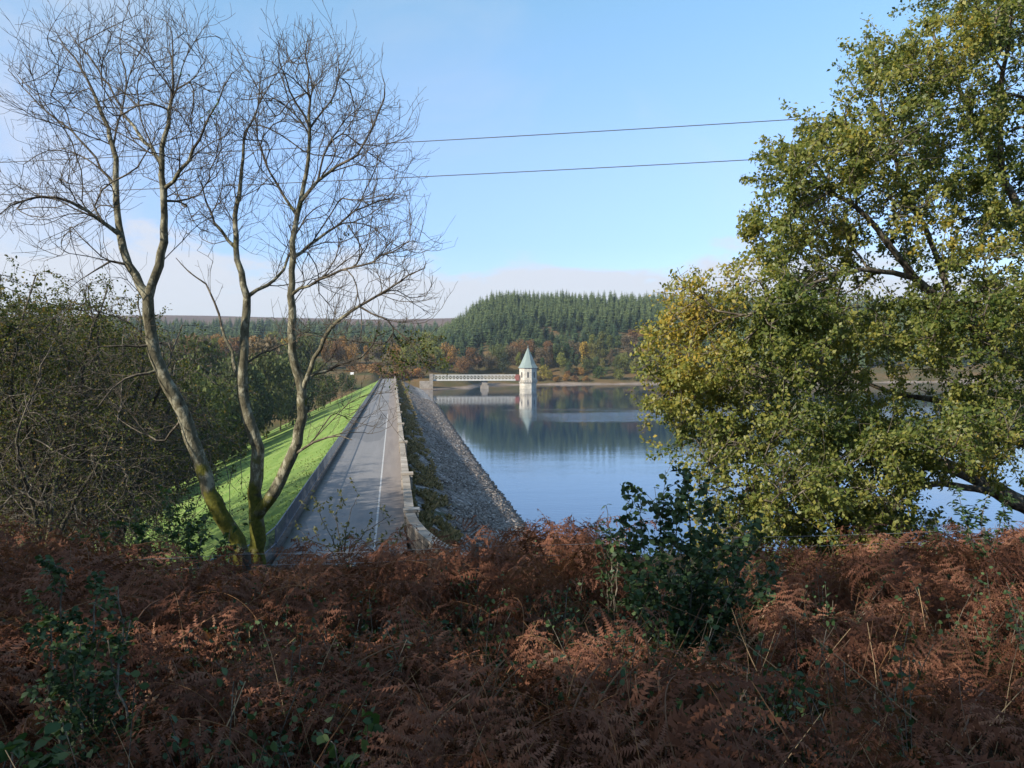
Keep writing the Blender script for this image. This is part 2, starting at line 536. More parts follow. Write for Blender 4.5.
cl = n.math('MAXIMUM', n.math('MULTIPLY', low, 0.9), n.math('MAXIMUM', n.math('MULTIPLY', left, 0.75), wisp), True)
grade = n.ramp(n.math('MULTIPLY', dz, 2.0, True), [(0.0, (0.50, 0.52, 0.56)), (0.28, (0.58, 0.635, 0.80)), (0.5, (0.78, 0.81, 0.9)), (0.8, (0.84, 1.0, 0.96))])
skyc = n.mix(1.0, sky.outputs[0], grade, 'MULTIPLY')
skyc = n.mix(cl, skyc, (2.95, 3.02, 3.28, 1))
bg = n('ShaderNodeBackground', {'Color': skyc, 'Strength': 0.15})
wo = n('ShaderNodeOutputWorld')
nt.links.new(bg.outputs[0], wo.inputs[0])

sl = bpy.data.lights.new('sun', 'SUN')
sl.energy = 4.6
sl.angle = R(0.53)
sl.color = (1.0, 0.92, 0.8)
so = bpy.data.objects.new('sun', sl)
COL.objects.link(so)
so.rotation_euler = S.to_track_quat('Z', 'Y').to_euler()
so.location = (-30, -20, 60)

vs = scene.view_settings
scene.display_settings.display_device = 'sRGB'
vs.view_transform = 'Standard'
vs.look = 'None'
vs.exposure = 0.85
vs.gamma = 1.0
vs.use_curve_mapping = False
scene.render.engine = 'CYCLES'
cy = scene.cycles
cy.max_bounces = 6
cy.diffuse_bounces = 3
cy.glossy_bounces = 3
cy.transmission_bounces = 3
cy.transparent_max_bounces = 4
cy.volume_bounces = 0
cy.caustics_reflective = False
cy.caustics_refractive = False
cy.use_denoising = True

hm, hnt, hout = new_mat('thin_haze')
hv = hnt.nodes.new('ShaderNodeVolumePrincipled')
hv.inputs['Color'].default_value = (0.72, 0.86, 1.0, 1)
hv.inputs['Density'].default_value = 0.00011
hv.inputs['Anisotropy'].default_value = 0.2
hnt.links.new(hv.outputs[0], hout.inputs['Volume'])
hb = MB()
hb.box(-5300, 5300, -450, 5300, -21, 215)
tag(hb.build('haze', hm), 'thin blue haze in the valley air', kind='stuff')

# ------------------------------------------------------------------ terrain
LEFT = ([-400, -60, -10, 0, 3, 8, 16, 25, 40, 60, 100, 280, 350, 420, 600, 1000, 2000, 3500, 5200],
        [30, 14, 9.6, 8.4, 7.9, 7.0, 5.9, 3.0, -1.5, -7, -18, -18, -10, 2, 12, 42, 110, 178, 178])
NEARR = ([-400, -60, -10, 0, 3, 8, 16, 25, 40, 52, 62, 90],
         [30, 14, 9.6, 8.4, 7.9, 7.0, 5.9, 3.0, -1, -5, -8, -14])
FARR = ([-60, -8, 0, 12, 40, 120, 280, 420, 900, 3000], [-14, -6.2, -5.5, -4.0, 3, 26, 62, 68, 58, 80])
YSX = ([-50, 0, 20, 42, 54, 70, 100, 250, 500, 2000], [425, 425, 425, 440, 484, 490, 494, 500, 520, 700])


MOOR = ([600, 1000, 2000, 3500, 5200], [4, 36, 110, 178, 178])


def H(X, Y):
    X = np.asarray(X, float)
    Y = np.asarray(Y, float)
    lf = np.interp(Y, *LEFT)
    d = Y - np.interp(X, *YSX)
    nr = np.interp(Y, *NEARR)
    fr = np.interp(d, *FARR)
    u = X / np.maximum(Y, 50)
    A = ss(0.035, 0.135, u)
    fr = np.where(fr > 2, 2 + (fr - 2) * (0.28 + 0.72 * A), fr)
    fr = np.maximum(fr, np.where(Y > 700, np.interp(Y, MOOR[0], MOOR[1]), -99))
    rt = np.where(Y < 200, nr, fr)
    wgt = ss(-12, 2, X)
    wgt = np.where(Y > 450, ss(-0.13, 0.045, u), wgt)
    z = lf * (1 - wgt) + rt * wgt
    return z


def hz(x, y):
    return float(H(x, y))


tx = np.linspace(-8.0, 8.0, 230)
gx = 3.4 * np.sinh(tx)
gx = gx[(gx > -5200) & (gx < 5200)]
gy = np.concatenate([np.linspace(-400, -20, 20), np.linspace(-18, 30, 97), np.linspace(31, 120, 70), np.linspace(124, 620, 110), np.geomspace(630, 5200, 70)])
GX, GY = np.meshgrid(gx, gy)
GZ = H(GX, GY)
bump = np.zeros_like(GZ)
for i in range(GZ.shape[0]):
    for j in range(GZ.shape[1]):
        x, y = GX[i, j], GY[i, j]
        if y < 40:
            bump[i, j] = 0.12 * noise.noise((x * 0.6, y * 0.6, 1.0)) + 0.05 * noise.noise((x * 2, y * 2, 4.0))
        else:
            bump[i, j] = 0.35 * noise.noise((x * 0.06, y * 0.06, 2.0)) + (12 * noise.noise((x * 0.0016, y * 0.0016, 5.0)) if y > 1500 else 0)
GZ = GZ + bump
idx = np.arange(GZ.size).reshape(GZ.shape)
gf = np.stack([idx[:-1, :-1], idx[:-1, 1:], idx[1:, 1:], idx[1:, :-1]], -1).reshape(-1, 4)
g = obj('ground', mesh('ground', np.stack([GX, GY, GZ], -1).reshape(-1, 3), gf, M['ground'], smooth=True))
tag(g, 'brown hillside and moorland around the reservoir', kind='structure')

WZ = -5.5
wy = 1200
o = obj('water', mesh('water', [(5, 30, WZ), (2500, 30, WZ), (2500, wy, WZ), (5, wy, WZ)], np.array([[0, 1, 2, 3]]), M['water']))
tag(o, 'calm blue reservoir water reflecting the hill', kind='structure')

# ------------------------------------------------------------------ dam
Y0, Y1 = 34.0, 436.0
XL, XR = -5.9, 0.7
ys = np.concatenate([np.linspace(Y0, 120, 44), np.linspace(124, Y1, 70)])
rows = []
for y in ys:
    row = []
    for x in np.linspace(XL - 0.55, -46, 22):
        z = 0.42 * (x - (XL - 0.55)) - 0.02
        z += 0.12 * noise.noise((x * 0.2, y * 0.1, 3))
        row.append((x, y, z))
    rows.append(row[::-1])
tag(strip('grass_embankment', rows, M['grass'], smooth=True), 'mown green downstream slope of the dam', kind='structure')
XF = -1.0
tag(strip('road', [[(XL, y, 0), (XF, y, 0)] for y in (20, 60, 200, Y1)], M['asphalt']), 'grey asphalt road along the dam crest', kind='structure')
tag(strip('footway', [[(XF, y, 0.0), (XR, y, 0.0)] for y in (20, 60, 200, Y1)], M['footway']), 'brownish footway beside the white edge line', kind='structure')
tag(strip('road_line', [[(XF - 0.08, y, 0.006), (XF + 0.04, y, 0.006)] for y in (20, 60, 120, 150)], M['paint']), 'white painted edge line on the road', kind='structure')
# upstream face
prof = [(1.15, -0.25), (2.6, -0.6), (4.2, -1.25), (5.5, -2.05), (7.0, -3.0), (8.6, -4.0), (9.6, -4.55), (11.0, -5.05), (12.6, -5.75), (16, -8.5)]
pxs = np.array([p[0] for p in prof])
pzs = np.array([p[1] for p in prof])
rows = []
ys2 = np.linspace(38, Y1, 420)
px_f = np.concatenate([np.linspace(1.15, 12.6, 34), [14, 16]])
pz_f = np.interp(px_f, pxs, pzs)
for y in ys2:
    k = 1 + 0.28 * ss(60, 320, y)
    row = []
    for x, z in zip(px_f, pz_f):
        nn = noise.noise((x * 1.3, y * 1.3, 7)) * 0.13 + noise.noise((x * 0.35, y * 0.12, 9)) * 0.18
        row.append((1.15 + (x - 1.15) * k, y, z + (nn if x > 1.3 else 0)))
    rows.append(row)
tag(strip('stone_pitching', rows, M['pitching'], smooth=False), 'grey stone pitching on the upstream face of the dam', kind='structure')


def xup(x, y):
    return 1.15 + (x - 1.15) * (1 + 0.28 * float(ss(60, 320, y)))


# parapet wall on the water side
pw = empty('parapet_wall', (XR + 0.22, 52, 0), 'pale stone parapet wall with flat coping on the water side of the road', 'wall')
PO = np.array((XR + 0.22, 52, 0))
wb, cb = MB(), MB()
WY0 = 47.0
wb.box(XR, XR + 0.45, WY0, Y1, -1.2, 0.95)
y = WY0
while y < Y1 - 2:
    L = 1.5 + 0.4 * random.random()
    jz = 0.012 * random.random()
    jx = 0.02 * random.random()
    cb.box(XR - 0.06 + jx, XR + 0.51 - jx, y + 0.02, min(y + L, Y1) - 0.02, 0.95, 1.09 + 2 * jz)
    y += L
# wing wall swinging right at the near end
wing = [(XR + 0.22, 47.0), (XR + 0.38, 44.5), (XR + 0.75, 41.8), (XR + 1.4, 38.9), (XR + 2.4, 36.0)]
for (xa, ya), (xb, yb) in zip(wing[:-1], wing[1:]):
    wb.obox((xa, ya, -0.1), (xb, yb, -0.1), 0.45, 2.1)
    cb.obox((xa, ya, 1.03), (xb, yb, 1.03), 0.57, 0.15)
wb.build('wall', M['stone'], pw, PO)
cb.build('coping', M['coping'], pw, PO)
for yy in [47.2, 62.5, 87] + list(np.arange(112, 430, 25.0)):
    pb = MB()
    pb.box(XR - 0.09, XR + 0.75, yy - 0.4, yy + 0.4, -1.2, 1.125)
    pb.box(XR - 0.14, XR + 0.82, yy - 0.46, yy + 0.46, 1.125, 1.27)
    pb.build('pier', M['coping'], pw, PO)

# kerb wall + railing on the grass side
kw = empty('kerb_wall', (XL - 0.2, 50, 0), 'low dark stone kerb wall between the road and the grass slope', 'wall')
KO = np.array((XL - 0.2, 50, 0))
kb = MB()
kb.box(XL - 0.35, XL, 43, Y1, -0.8, 0.22)
lwing = [(XL - 0.18, 43.0), (XL - 0.5, 40.0), (XL - 1.2, 37.5), (XL - 2.4, 35.5)]
for (xa, ya), (xb, yb) in zip(lwing[:-1], lwing[1:]):
    kb.obox((xa, ya, -0.28), (xb, yb, -0.28), 0.35, 1.0)
kb.build('wall', M['dark_stone'], kw, KO)
kc = MB()
kc.box(XL - 0.39, XL + 0.03, 43, Y1, 0.22, 0.3)
for (xa, ya), (xb, yb) in zip(lwing[:-1], lwing[1:]):
    kc.obox((xa, ya, 0.26), (xb, yb, 0.26), 0.42, 0.08)
kc.build('coping', M['dark_stone'], kw, KO)
rl = empty('railing', (XL - 0.62, 50, 0), 'blue grey metal railing with thin upright bars along the grass slope', 'railing')
RO = np.array((XL - 0.62, 50, 0))
XB = XL - 0.19
rpath = [(XB - 2.2, 35.5), (XB - 1.0, 37.5), (XB - 0.3, 40.0), (XB, 43.0)] + [(XB, v) for v in np.arange(47, Y1, 4.2)]
rr, bars = MB(), MB()
for (xa, ya), (xb, yb) in zip(rpath[:-1], rpath[1:]):
    for zz in (1.3, 0.42):
        rr.obox((xa, ya, zz), (xb, yb, zz), 0.05, 0.05)
    Ls = math.hypot(xb - xa, yb - ya)
    sp_ = 0.22 if ya < 150 else (0.35 if ya < 240 else 0.6)
    nb = int(Ls / sp_)
    for k in range(1, nb):
        t = k / nb
        x_, y_ = xa + (xb - xa) * t, ya + (yb - ya) * t
        bars.box(x_ - 0.012, x_ + 0.012, y_ - 0.012, y_ + 0.012, 0.4, 1.3)
for k, (x_, y_) in enumerate(rpath):
    pb = MB()
    pb.box(x_ - 0.04, x_ + 0.04, y_ - 0.04, y_ + 0.04, -0.5, 1.36)
    pb.build('post', M['metal'], rl, RO)
rr.build('rail', M['metal'], rl, RO)
tag(bars.build('upright_bars', M['metal'], rl, RO), kind='stuff')

# ------------------------------------------------------------------ valve tower
TP = P(528, 389, 428)
TX, TY = TP[0], TP[1]
tw = empty('valve_tower', (TX, TY, WZ), 'pale stone octagonal tower with pointed green roof standing in the water', 'tower')
TO = np.array((TX, TY, WZ))
rot = R(22.5) + YAW * 0 - math.atan2(TX, TY)
mb = MB()
mb.prism(TX, TY, 8, 5.0, 4.9, -12, -2.6, rot)
mb.build('base', M['tower_stone'], tw, TO)
mb = MB()
mb.prism(TX, TY, 8, 5.0, 5.45, -2.6, -2.0, rot)
mb.prism(TX, TY, 8, 5.45, 5.45, -2.0, -1.0, rot)
mb.prism(TX, TY, 8, 5.6, 5.6, -1.0, -0.7, rot)
mb.build('corbel_band', M['tower_stone'], tw, TO)
mb = MB()
mb.prism(TX, TY, 8, 5.05, 5.05, -0.7, 5.3, rot)
mb.build('wall', M['tower_stone'], tw, TO)
mb = MB()
mb.prism(TX, TY, 8, 5.1, 5.5, 5.3, 5.75, rot)
mb.build('cornice', M['tower_stone'], tw, TO)
mb = MB()
mb.prism(TX, TY, 8, 5.75, 4.3, 5.75, 7.9, rot)
mb.prism(TX, TY, 8, 4.3, 0.22, 7.9, 16.6, rot)
roof = mb.build('roof', M['roof_copper'], tw, TO)
mb = MB()
mb.prism(TX, TY, 6, 0.12, 0.05, 16.6, 18.6, 0)
mb.prism(TX, TY, 8, 0.3, 0.3, 17.0, 17.3, 0)
mb.build('finial', M['roof_copper'], roof, (0, 0, 0)).location = -TO
ap = 5.05 * math.cos(R(22.5))
for k in range(8):
    a = rot + R(22.5) + k * R(45)
    fc = np.array((TX + math.cos(a) * ap, TY + math.sin(a) * ap, 0))
    t_ = np.array((-math.sin(a), math.cos(a), 0))
    n_ = np.array((math.cos(a), math.sin(a), 0))
    for face, off, hw, name, mt in ((1, 0.03, 0.75, 'frame', 'tower_stone'), (0, 0.08, 0.42, 'pane', 'dark_glass')):
        pts = []
        h0, h1 = (0.2, 3.3) if name == 'frame' else (0.5, 3.1)
        prof2 = [(-hw, h0), (hw, h0), (hw, h1)] + [(hw * math.cos(q), h1 + hw * 1.2 * math.sin(q)) for q in np.linspace(0.3, math.pi - 0.3, 7)] + [(-hw, h1)]
        V = [fc + t_ * s_ + n_ * (off) + np.array((0, 0, z_)) for s_, z_ in prof2]
        V += [fc + t_ * s_ - n_ * 0.1 + np.array((0, 0, z_)) for s_, z_ in prof2]
        m_ = len(prof2)
        b = MB()
        b.add(V, [tuple(range(m_)), tuple(range(2 * m_ - 1, m_ - 1, -1))] + [(i, m_ + i, m_ + (i + 1) % m_, (i + 1) % m_) for i in range(m_)])
        if name == 'frame':
            fr_ = b.build('window', M['tower_stone'], tw, TO)
        else:
            b.build('pane', M['dark_glass'], fr_, TO)
    # small blind arches in the band
    b = MB()
    for s_ in (-1.3, 0, 1.3):
        c0 = fc + n_ * (5.45 - 5.05) * math.cos(R(22.5))
        p0 = c0 + t_ * s_
        V = []
        for off in (0.03, -0.1):
            for (q, z_) in ((-0.35, -1.9), (0.35, -1.9), (0.35, -1.3), (0, -1.1), (-0.35, -1.3)):
                V.append(p0 + t_ * q + n_ * off + np.array((0, 0, z_)))
        b = MB()
        b.add(V, [(0, 1, 2, 3, 4), (9, 8, 7, 6, 5)] + [(i, 5 + i, 5 + (i + 1) % 5, (i + 1) % 5) for i in range(5)])
        b.build('arch_recess', M['pier_stone'], tw, TO)

# ------------------------------------------------------------------ footbridge
A0 = P(431, 380, 430)
B0 = np.array((TX - 5.0, TY - 0.5, 0))
bx0, bx1 = A0[0], B0[0]
by0, by1 = 430.0, TY - 0.5
br = empty('footbridge', (bx0, by0, 0), 'white lattice footbridge from the dam to the tower', 'bridge')
BO = np.array((bx0, by0, 0))


def bp(t, off, z):
    return np.array((bx0 + (bx1 - bx0) * t, by0 + (by1 - by0) * t + off, z))


deck = MB()
deck.obox(bp(0, 0, -1.1), bp(1, 0, -1.1), 2.6, 0.3)
deck.build('deck', M['pier_stone'], br, BO)
for off in (-1.5, 1.5):
    g_ = MB()
    g_.obox(bp(0, off, 1.9), bp(0.955, off, 1.9), 0.35, 0.45)
    g_.obox(bp(0, off, -0.75), bp(0.955, off, -0.75), 0.3, 0.75)
    nn = 24
    for k in range(nn):
        t0_, t1_ = 0.955 * k / nn, 0.955 * (k + 1) / nn
        g_.obox(bp(t0_, off, -0.4), bp(t0_, off, 1.7), 0.15, 0.15)
        g_.obox(bp(t0_, off - 0.05, -0.4), bp(t1_, off - 0.05, 1.7), 0.09, 0.09)
        g_.obox(bp(t0_, off + 0.05, 1.7), bp(t1_, off + 0.05, -0.4), 0.09, 0.09)
    g_.build('lattice_girder', M['white_iron'], br, BO)
    g_ = MB()
    g_.obox(bp(0.955, off, 0.55), bp(1.0, off, 0.55), 0.4, 3.2)
    g_.build('end_panel', M['red_iron'], br, BO)
pp = P(484.5, 380, 429)
pm = MB()
pm.box(pp[0] - 2.0, pp[0] + 2.0, by0 - 2.6, by0 + 2.6, -12, -3.6)
pm.box(pp[0] - 1.5, pp[0] + 1.5, by0 - 2.2, by0 + 2.2, -3.6, -1.4)
pm.box(pp[0] - 1.75, pp[0] + 1.75, by0 - 2.4, by0 + 2.4, -1.7, -1.3)
pm.build('pier', M['pier_stone'], br, BO)
am = MB()
am.box(bx0 - 6, bx0 + 0.3, by0 - 2.6, by0 + 2.6, -12, -1.3)
am.box(bx0 - 0.9, bx0 + 0.9, by0 - 2.9, by0 - 1.9, -12, 2.6)
am.build('abutment', M['pier_stone'], br, BO)


# ------------------------------------------------------------------ tree skeletons
class Skel:
    def __init__(self):
        self.p, self.par, self.d, self.fix, self.cont = [], [], [], [], []

    def add(self, p, par, fix=0.0):
        p = np.asarray(p, float)
        if par >= 0:
            d = p - self.p[par]
            l = np.linalg.norm(d)
            d = d / l if l > 1e-9 else self.d[par]
        else:
            d = np.array((0, 0, 1.0))
        self.p.append(p)
        self.par.append(par)
        self.d.append(d)
        self.fix.append(fix)
        return len(self.p) - 1

    def nearest(self, q):
        A = np.array(self.p)
        return int(np.argmin(((A - q) ** 2).sum(1)))

    def limb(self, pts, r0, r1, parent=None, step=0.22, wob=0.0):
        pts = [np.asarray(p, float) for p in pts]
        if parent is None and self.p:
            parent = self.nearest(pts[0])
            pts[0] = self.p[parent]
        # Catmull-Rom
        Q = [2 * pts[0] - pts[1]] + pts + [2 * pts[-1] - pts[-2]]
        out = []
        for i in range(1, len(Q) - 2):
            L = np.linalg.norm(Q[i + 1] - Q[i])
            m = max(1, int(L / step))
            for k in range(m):
                t = k / m
                a, b, c, d = Q[i - 1], Q[i], Q[i + 1], Q[i + 2]
                out.append(0.5 * (2 * b + (c - a) * t + (2 * a - 5 * b + 4 * c - d) * t * t + (3 * b - a - 3 * c + d) * t ** 3))
        out.append(pts[-1])
        n_ = len(out)
        cur = parent if parent is not None and parent >= 0 else -1
        for k, q in enumerate(out):
            if k == 0 and cur >= 0:
                continue
            f = k / (n_ - 1)
            if wob and 0 < k < n_ - 1:
                q = q + rng.normal(0, wob, 3)
            cur = self.add(q, cur, r0 + (r1 - r0) * f)
        return cur

    def grow(self, T, seg=0.3, ang=1.2, lift=0.0, curve=0.45, jit=0.03, maxlen=3.0, minr_ok=None):
        for t in T:
            A = np.array(self.p)
            D = np.array(self.d)
            v = t - A
            L = np.linalg.norm(v, axis=1) + 1e-6
            c = (v * D).sum(1) / L
            cost = L * (1 + ang * (1 - c))
            i = int(np.argmin(cost))
            l = L[i]
            if l < seg * 0.6:
                continue
            p0 = self.p[i]
            d0 = self.d[i]
            ctrl = p0 + d0 * l * curve
            m = max(2, int(l / seg))
            cur = i
            ph = rng.normal(0, jit * l, 3)
            for k in range(1, m + 1):
                s_ = k / m
                q = (1 - s_) ** 2 * p0 + 2 * s_ * (1 - s_) * ctrl + s_ * s_ * t
                q = q + ph * math.sin(math.pi * s_) + rng.normal(0, jit * seg * 1.5, 3)
                q[2] += lift * l * s_ * s_
                cur = self.add(q, cur)

    def twigs(self, prob, l0, l1, segs=3, spread=0.8, up=0.25, maxfix=0.05, start=0):
        n0 = len(self.p)
        for i in range(start, n0):
            if self.fix[i] > maxfix or self.par[i] < 0:
                continue
            k_ = prob if prob >= 1 else (1 if random.random() < prob else 0)
            for _ in range(int(k_)):
                d = self.d[i] + rng.normal(0, spread, 3)
                d[2] += up
                d /= np.linalg.norm(d) + 1e-9
                L = random.uniform(l0, l1)
                cur = i
                q = self.p[i].copy()
                for s_ in range(segs):
                    d = d + rng.normal(0, 0.16, 3)
                    d[2] += up * 0.3
                    d /= np.linalg.norm(d)
                    q = q + d * L / segs
                    cur = self.add(q, cur)

    def radii(self, tip=0.004, power=2.3):
        n_ = len(self.p)
        acc = np.zeros(n_)
        best = np.full(n_, -1)
        bestv = np.zeros(n_)
        rad = np.zeros(n_)
        kids = np.zeros(n_, int)
        for i in range(n_ - 1, -1, -1):
            r = acc[i] ** (1 / power) if acc[i] > 0 else tip
            if self.fix[i] > 0:
                r = self.fix[i]
            rad[i] = r
            q = self.par[i]
            if q >= 0:
                acc[q] += r ** power
                kids[q] += 1
                al = float((self.d[q] * self.d[i]).sum())
                sc_ = r * (1.2 + al)
                if sc_ > bestv[q]:
                    bestv[q] = sc_
                    best[q] = i
        # children never thicker than their parent
        for i in range(n_):
            q = self.par[i]
            if q >= 0 and rad[i] > rad[q]:
                rad[i] = rad[q]
        return rad, best, kids

    def tubes(self, tip=0.004, thick=0.03, power=2.3, off=None):
        """returns (V,F) for thick wood and (V,F) for thin wood"""
        rad, best, kids = self.radii(tip, power)
        Pn = np.array(self.p)
        rad_class = rad.copy()
        rad = rad * np.where(rad > 0.012, 1 + 0.13 * np.array([noise.noise((q_[0] * 5.0, q_[1] * 5.0, q_[2] * 5.0)) for q_ in self.p]), 1.0)
        if off is not None:
            Pn = Pn - off
        D = np.array(self.d)
        par = np.array(self.par)
        ch = np.where(par >= 0)[0]
        pa = par[ch]
        # smoothed node dirs along main continuation
        Dn = D.copy()
        has = best >= 0
        Dn[has] = D[has] + D[best[has]]
        Dn /= np.linalg.norm(Dn, axis=1)[:, None] + 1e-9
        cont = best[pa] == ch
        sd = np.where(cont[:, None], Dn[pa], D[ch])
        sr = np.where(cont, rad[pa], np.minimum(rad[ch] * 1.25, rad[pa]))
        ed, er = Dn[ch], rad[ch]
        res = []
        for lo, hi, k in ((thick, 9, 10), (0.0, thick, 4)):
            sel = (rad_class[ch] >= lo) & (rad_class[ch] < hi)
            if not sel.any():
                res.append((np.zeros((0, 3)), np.zeros((0, 4), int)))
                continue

            def ring(c, d, r):
                ref = np.tile(np.array((0.25, 1.0, 0.12)) / 1.04, (len(d), 1))
                a = np.cross(d, ref)
                a /= np.linalg.norm(a, axis=1)[:, None] + 1e-9
                b = np.cross(d, a)
                th = np.arange(k) * 2 * math.pi / k
                return c[:, None, :] + r[:, None, None] * (np.cos(th)[None, :, None] * a[:, None, :] + np.sin(th)[None, :, None] * b[:, None, :])

            r0 = ring(Pn[pa[sel]], sd[sel], sr[sel])
            r1 = ring(Pn[ch[sel]], ed[sel], er[sel])
            m = int(sel.sum())
            V = np.concatenate([r0, r1], 1).reshape(-1, 3)
            base = np.arange(m)[:, None] * 2 * k
            j = np.arange(k)
            f = np.stack([base + j, base + (j + 1) % k, base + k + (j + 1) % k, base + k + j], -1).reshape(-1, 4)
            res.append((V, f))
        return res, rad, kids


def unit(v):
    return v / (np.linalg.norm(v, axis=-1, keepdims=True) + 1e-9)


def leaves(C, L, W=0.6, droop=0.3, sides=4, fold=0.15, dirs=None, spread=1.0, flat=0.0, face=None):
    """leaf polygons at points C; returns V, F, tint"""
    n_ = len(C)
    d = rng.normal(0, 1, (n_, 3)) * spread
    if dirs is not None:
        d = d + dirs
    d[:, 2] -= droop
    if flat:
        d[:, 2] *= (1 - flat)
    d = unit(d)
    r = rng.normal(0, 1, (n_, 3))
    if flat:
        r = r * (1 - flat) + np.array((0, 0, 1.0)) * flat
        s = unit(np.cross(d, r))
    else:
        s = unit(np.cross(d, r))
    if face is not None:   # leaves turn towards the light
        n0 = unit(rng.normal(0, 1, (n_, 3)) + np.array(face))
        d = unit(d - n0 * (d * n0).sum(1)[:, None])
        s = np.cross(d, n0)
    nn = np.cross(s, d)
    l = L * rng.uniform(0.65, 1.25, n_)[:, None]
    wd = l * W * 0.5
    if sides == 4:
        prof_ = [(0, 0), (0.45, 1), (1, 0), (0.45, -1)]
    else:
        prof_ = [(0, 0), (0.25, 0.85), (0.62, 0.95), (1, 0), (0.62, -0.95), (0.25, -0.85)]
    V = np.stack([C + d * l * a + s * wd * b + nn * l * fold * abs(b) for a, b in prof_], 1)
    k = len(prof_)
    f = np.arange(n_ * k).reshape(n_, k)
    t = np.repeat(rng.random(n_), k)
    return V.reshape(-1, 3), f, t


def cat(parts):
    Vs, Fs, Ts, nn = [], [], [], 0
    for V, f, t in parts:
        Vs.append(V)
        Fs.append(f + nn)
        Ts.append(t)
        nn += len(V)
    return np.concatenate(Vs), np.concatenate(Fs), np.concatenate(Ts)


def blob_points(blobs, n_, Y, dY, inner=0.0):
    """points in a union of ellipsoids given as pixel ellipses (px, py, rx, ry, weight, dy) at depth Y"""
    wts = np.array([b[4] * b[2] * b[3] for b in blobs], float)
    wts /= wts.sum()
    out = []
    pick = rng.choice(len(blobs), n_, p=wts)
    for k in pick:
        b = blobs[k]
        v = unit(rng.normal(0, 1, 3)) * (inner + (1 - inner) * random.random() ** 0.42)
        y = Y + b[5] + v[1] * dY * min(1.0, b[2] / 80)
        out.append(P(b[0] + v[0] * b[2], b[1] + v[2] * b[3], y))
    return np.array(out)


# ------------------------------------------------------------------ the two bare trees
def L2(pts, Ya, Yb):
    m = len(pts)
    return [P(x, y, Ya + (Yb - Ya) * k / (m - 1)) for k, (x, y) in enumerate(pts)]


def bare_tree(name, label, limbs, base_px, blobs, nat, Y, leafspots, leafmat):
    sk = Skel()
    for pts, r0, r1, ya, yb in limbs:
        q = L2(pts, Y + ya, Y + yb)
        sk.limb(q, r0 * 0.8, r1 * 0.72, None if sk.p else -1, wob=0.016)
    T = blob_points(blobs, nat, Y, 2.6)
    c0 = np.array(sk.p).mean(0)
    order = np.argsort(np.min(np.linalg.norm(T[:, None, :] - np.array(sk.p)[None, ::3], axis=2), axis=1) + rng.uniform(0, 0.8, len(T)))
    sk.grow(T[order], seg=0.2, ang=2.6, lift=0.06, curve=0.38, jit=0.022)
    n1 = len(sk.p)
    sk.twigs(0.66, 0.25, 0.75, 4, 0.55, 0.36, 0.06)
    sk.twigs(0.55, 0.1, 0.32, 2, 0.65, 0.24, 0.03, start=n1)
    base = P(*base_px, Y)
    root = empty(name, tuple(base), label, 'tree')
    (thick, thin), rad, kids = sk.tubes(tip=0.0027, thick=0.026, power=2.6, off=base)
    obj('trunk', mesh('trunk', thick[0], thick[1], M['bark_pale'], smooth=True), root)
    obj('twigs', mesh('twigs', thin[0], thin[1], M['twig_pale'], smooth=False), root)
    if leafspots:
        C = []
        A = np.array(sk.p)[n1:]
        for (x, y, r, cnt) in leafspots:
            px_ = np.array([to_px(q) for q in A[:: 1]])
            near = np.where((px_[:, 0] - x) ** 2 + (px_[:, 1] - y) ** 2 < r * r)[0]
            if len(near):
                C.append(A[rng.choice(near, cnt)] + rng.normal(0, 0.05, (cnt, 3)))
        if C:
            V, f, t = leaves(np.concatenate(C) - base, 0.065, 0.6, 0.5)
            obj('leaves', mesh('leaves', V, f, leafmat, t), root)
    return root


YT = 16.0
left_limbs = [
    ([(246, 575), (237, 540), (219, 512), (202, 465), (183, 413), (161, 370), (150, 332), (148, 297)], 0.21, 0.135, 0, -0.3),
    ([(148, 297), (129, 263), (120, 235), (116, 189), (114, 146), (103, 116), (82, 69), (60, 39)], 0.105, 0.018, -0.3, 0.8),
    ([(148, 297), (159, 266), (165, 215), (162, 163), (170, 112), (174, 73), (172, 34)], 0.11, 0.016, -0.3, -1.0),
    ([(116, 232), (86, 211), (56, 198), (21, 200), (0, 214)], 0.05, 0.014, -0.1, -1.2),
    ([(165, 190), (189, 159), (211, 116), (232, 73)], 0.05, 0.013, -0.6, -1.6),
    ([(163, 160), (129, 120), (103, 77), (65, 28)], 0.045, 0.012, -0.7, 1.3),
    ([(116, 180), (80, 140), (45, 110), (8, 70)], 0.035, 0.01, 0.1, 1.2),
    ([(114, 146), (125, 90), (120, 40), (128, 5)], 0.03, 0.01, 0.2, 1.6),
    ([(164, 200), (190, 200), (214, 176), (228, 160)], 0.028, 0.01, -0.6, 0.8),
    ([(161, 372), (125, 379), (112, 388), (99, 407), (82, 418)], 0.04, 0.012, -0.3, -1.3),
    ([(149, 344), (125, 346), (99, 347), (84, 354)], 0.035, 0.01, -0.3, -1.0),
    ([(129, 263), (112, 262), (95, 272), (80, 280)], 0.035, 0.01, -0.2, -0.6),
    ([(183, 415), (165, 440), (140, 432), (115, 415)], 0.03, 0.01, -0.2, 1.1),
]
left_blobs = [(95, 120, 90, 95, 0.8, 0), (165, 95, 75, 90, 0.8, 0), (55, 205, 62, 60, 0.9, -0.3), (130, 35, 100, 40, 0.8, 0), (205, 130, 45, 80, 0.8, -0.6), (50, 80, 52, 58, 0.9, 0.4), (195, 220, 40, 50, 0.5, 0), (90, 290, 50, 35, 0.35, -0.5), (110, 390, 45, 40, 0.25, -0.6)]
bare_tree('bare_tree', 'leafless leaning tree with pale blotchy trunk, its crown at the top left', left_limbs, (246, 575), left_blobs, 800, YT,
          [(186, 70, 16, 14), (212, 115, 12, 22), (88, 76, 8, 5)], M['leaf_green'])

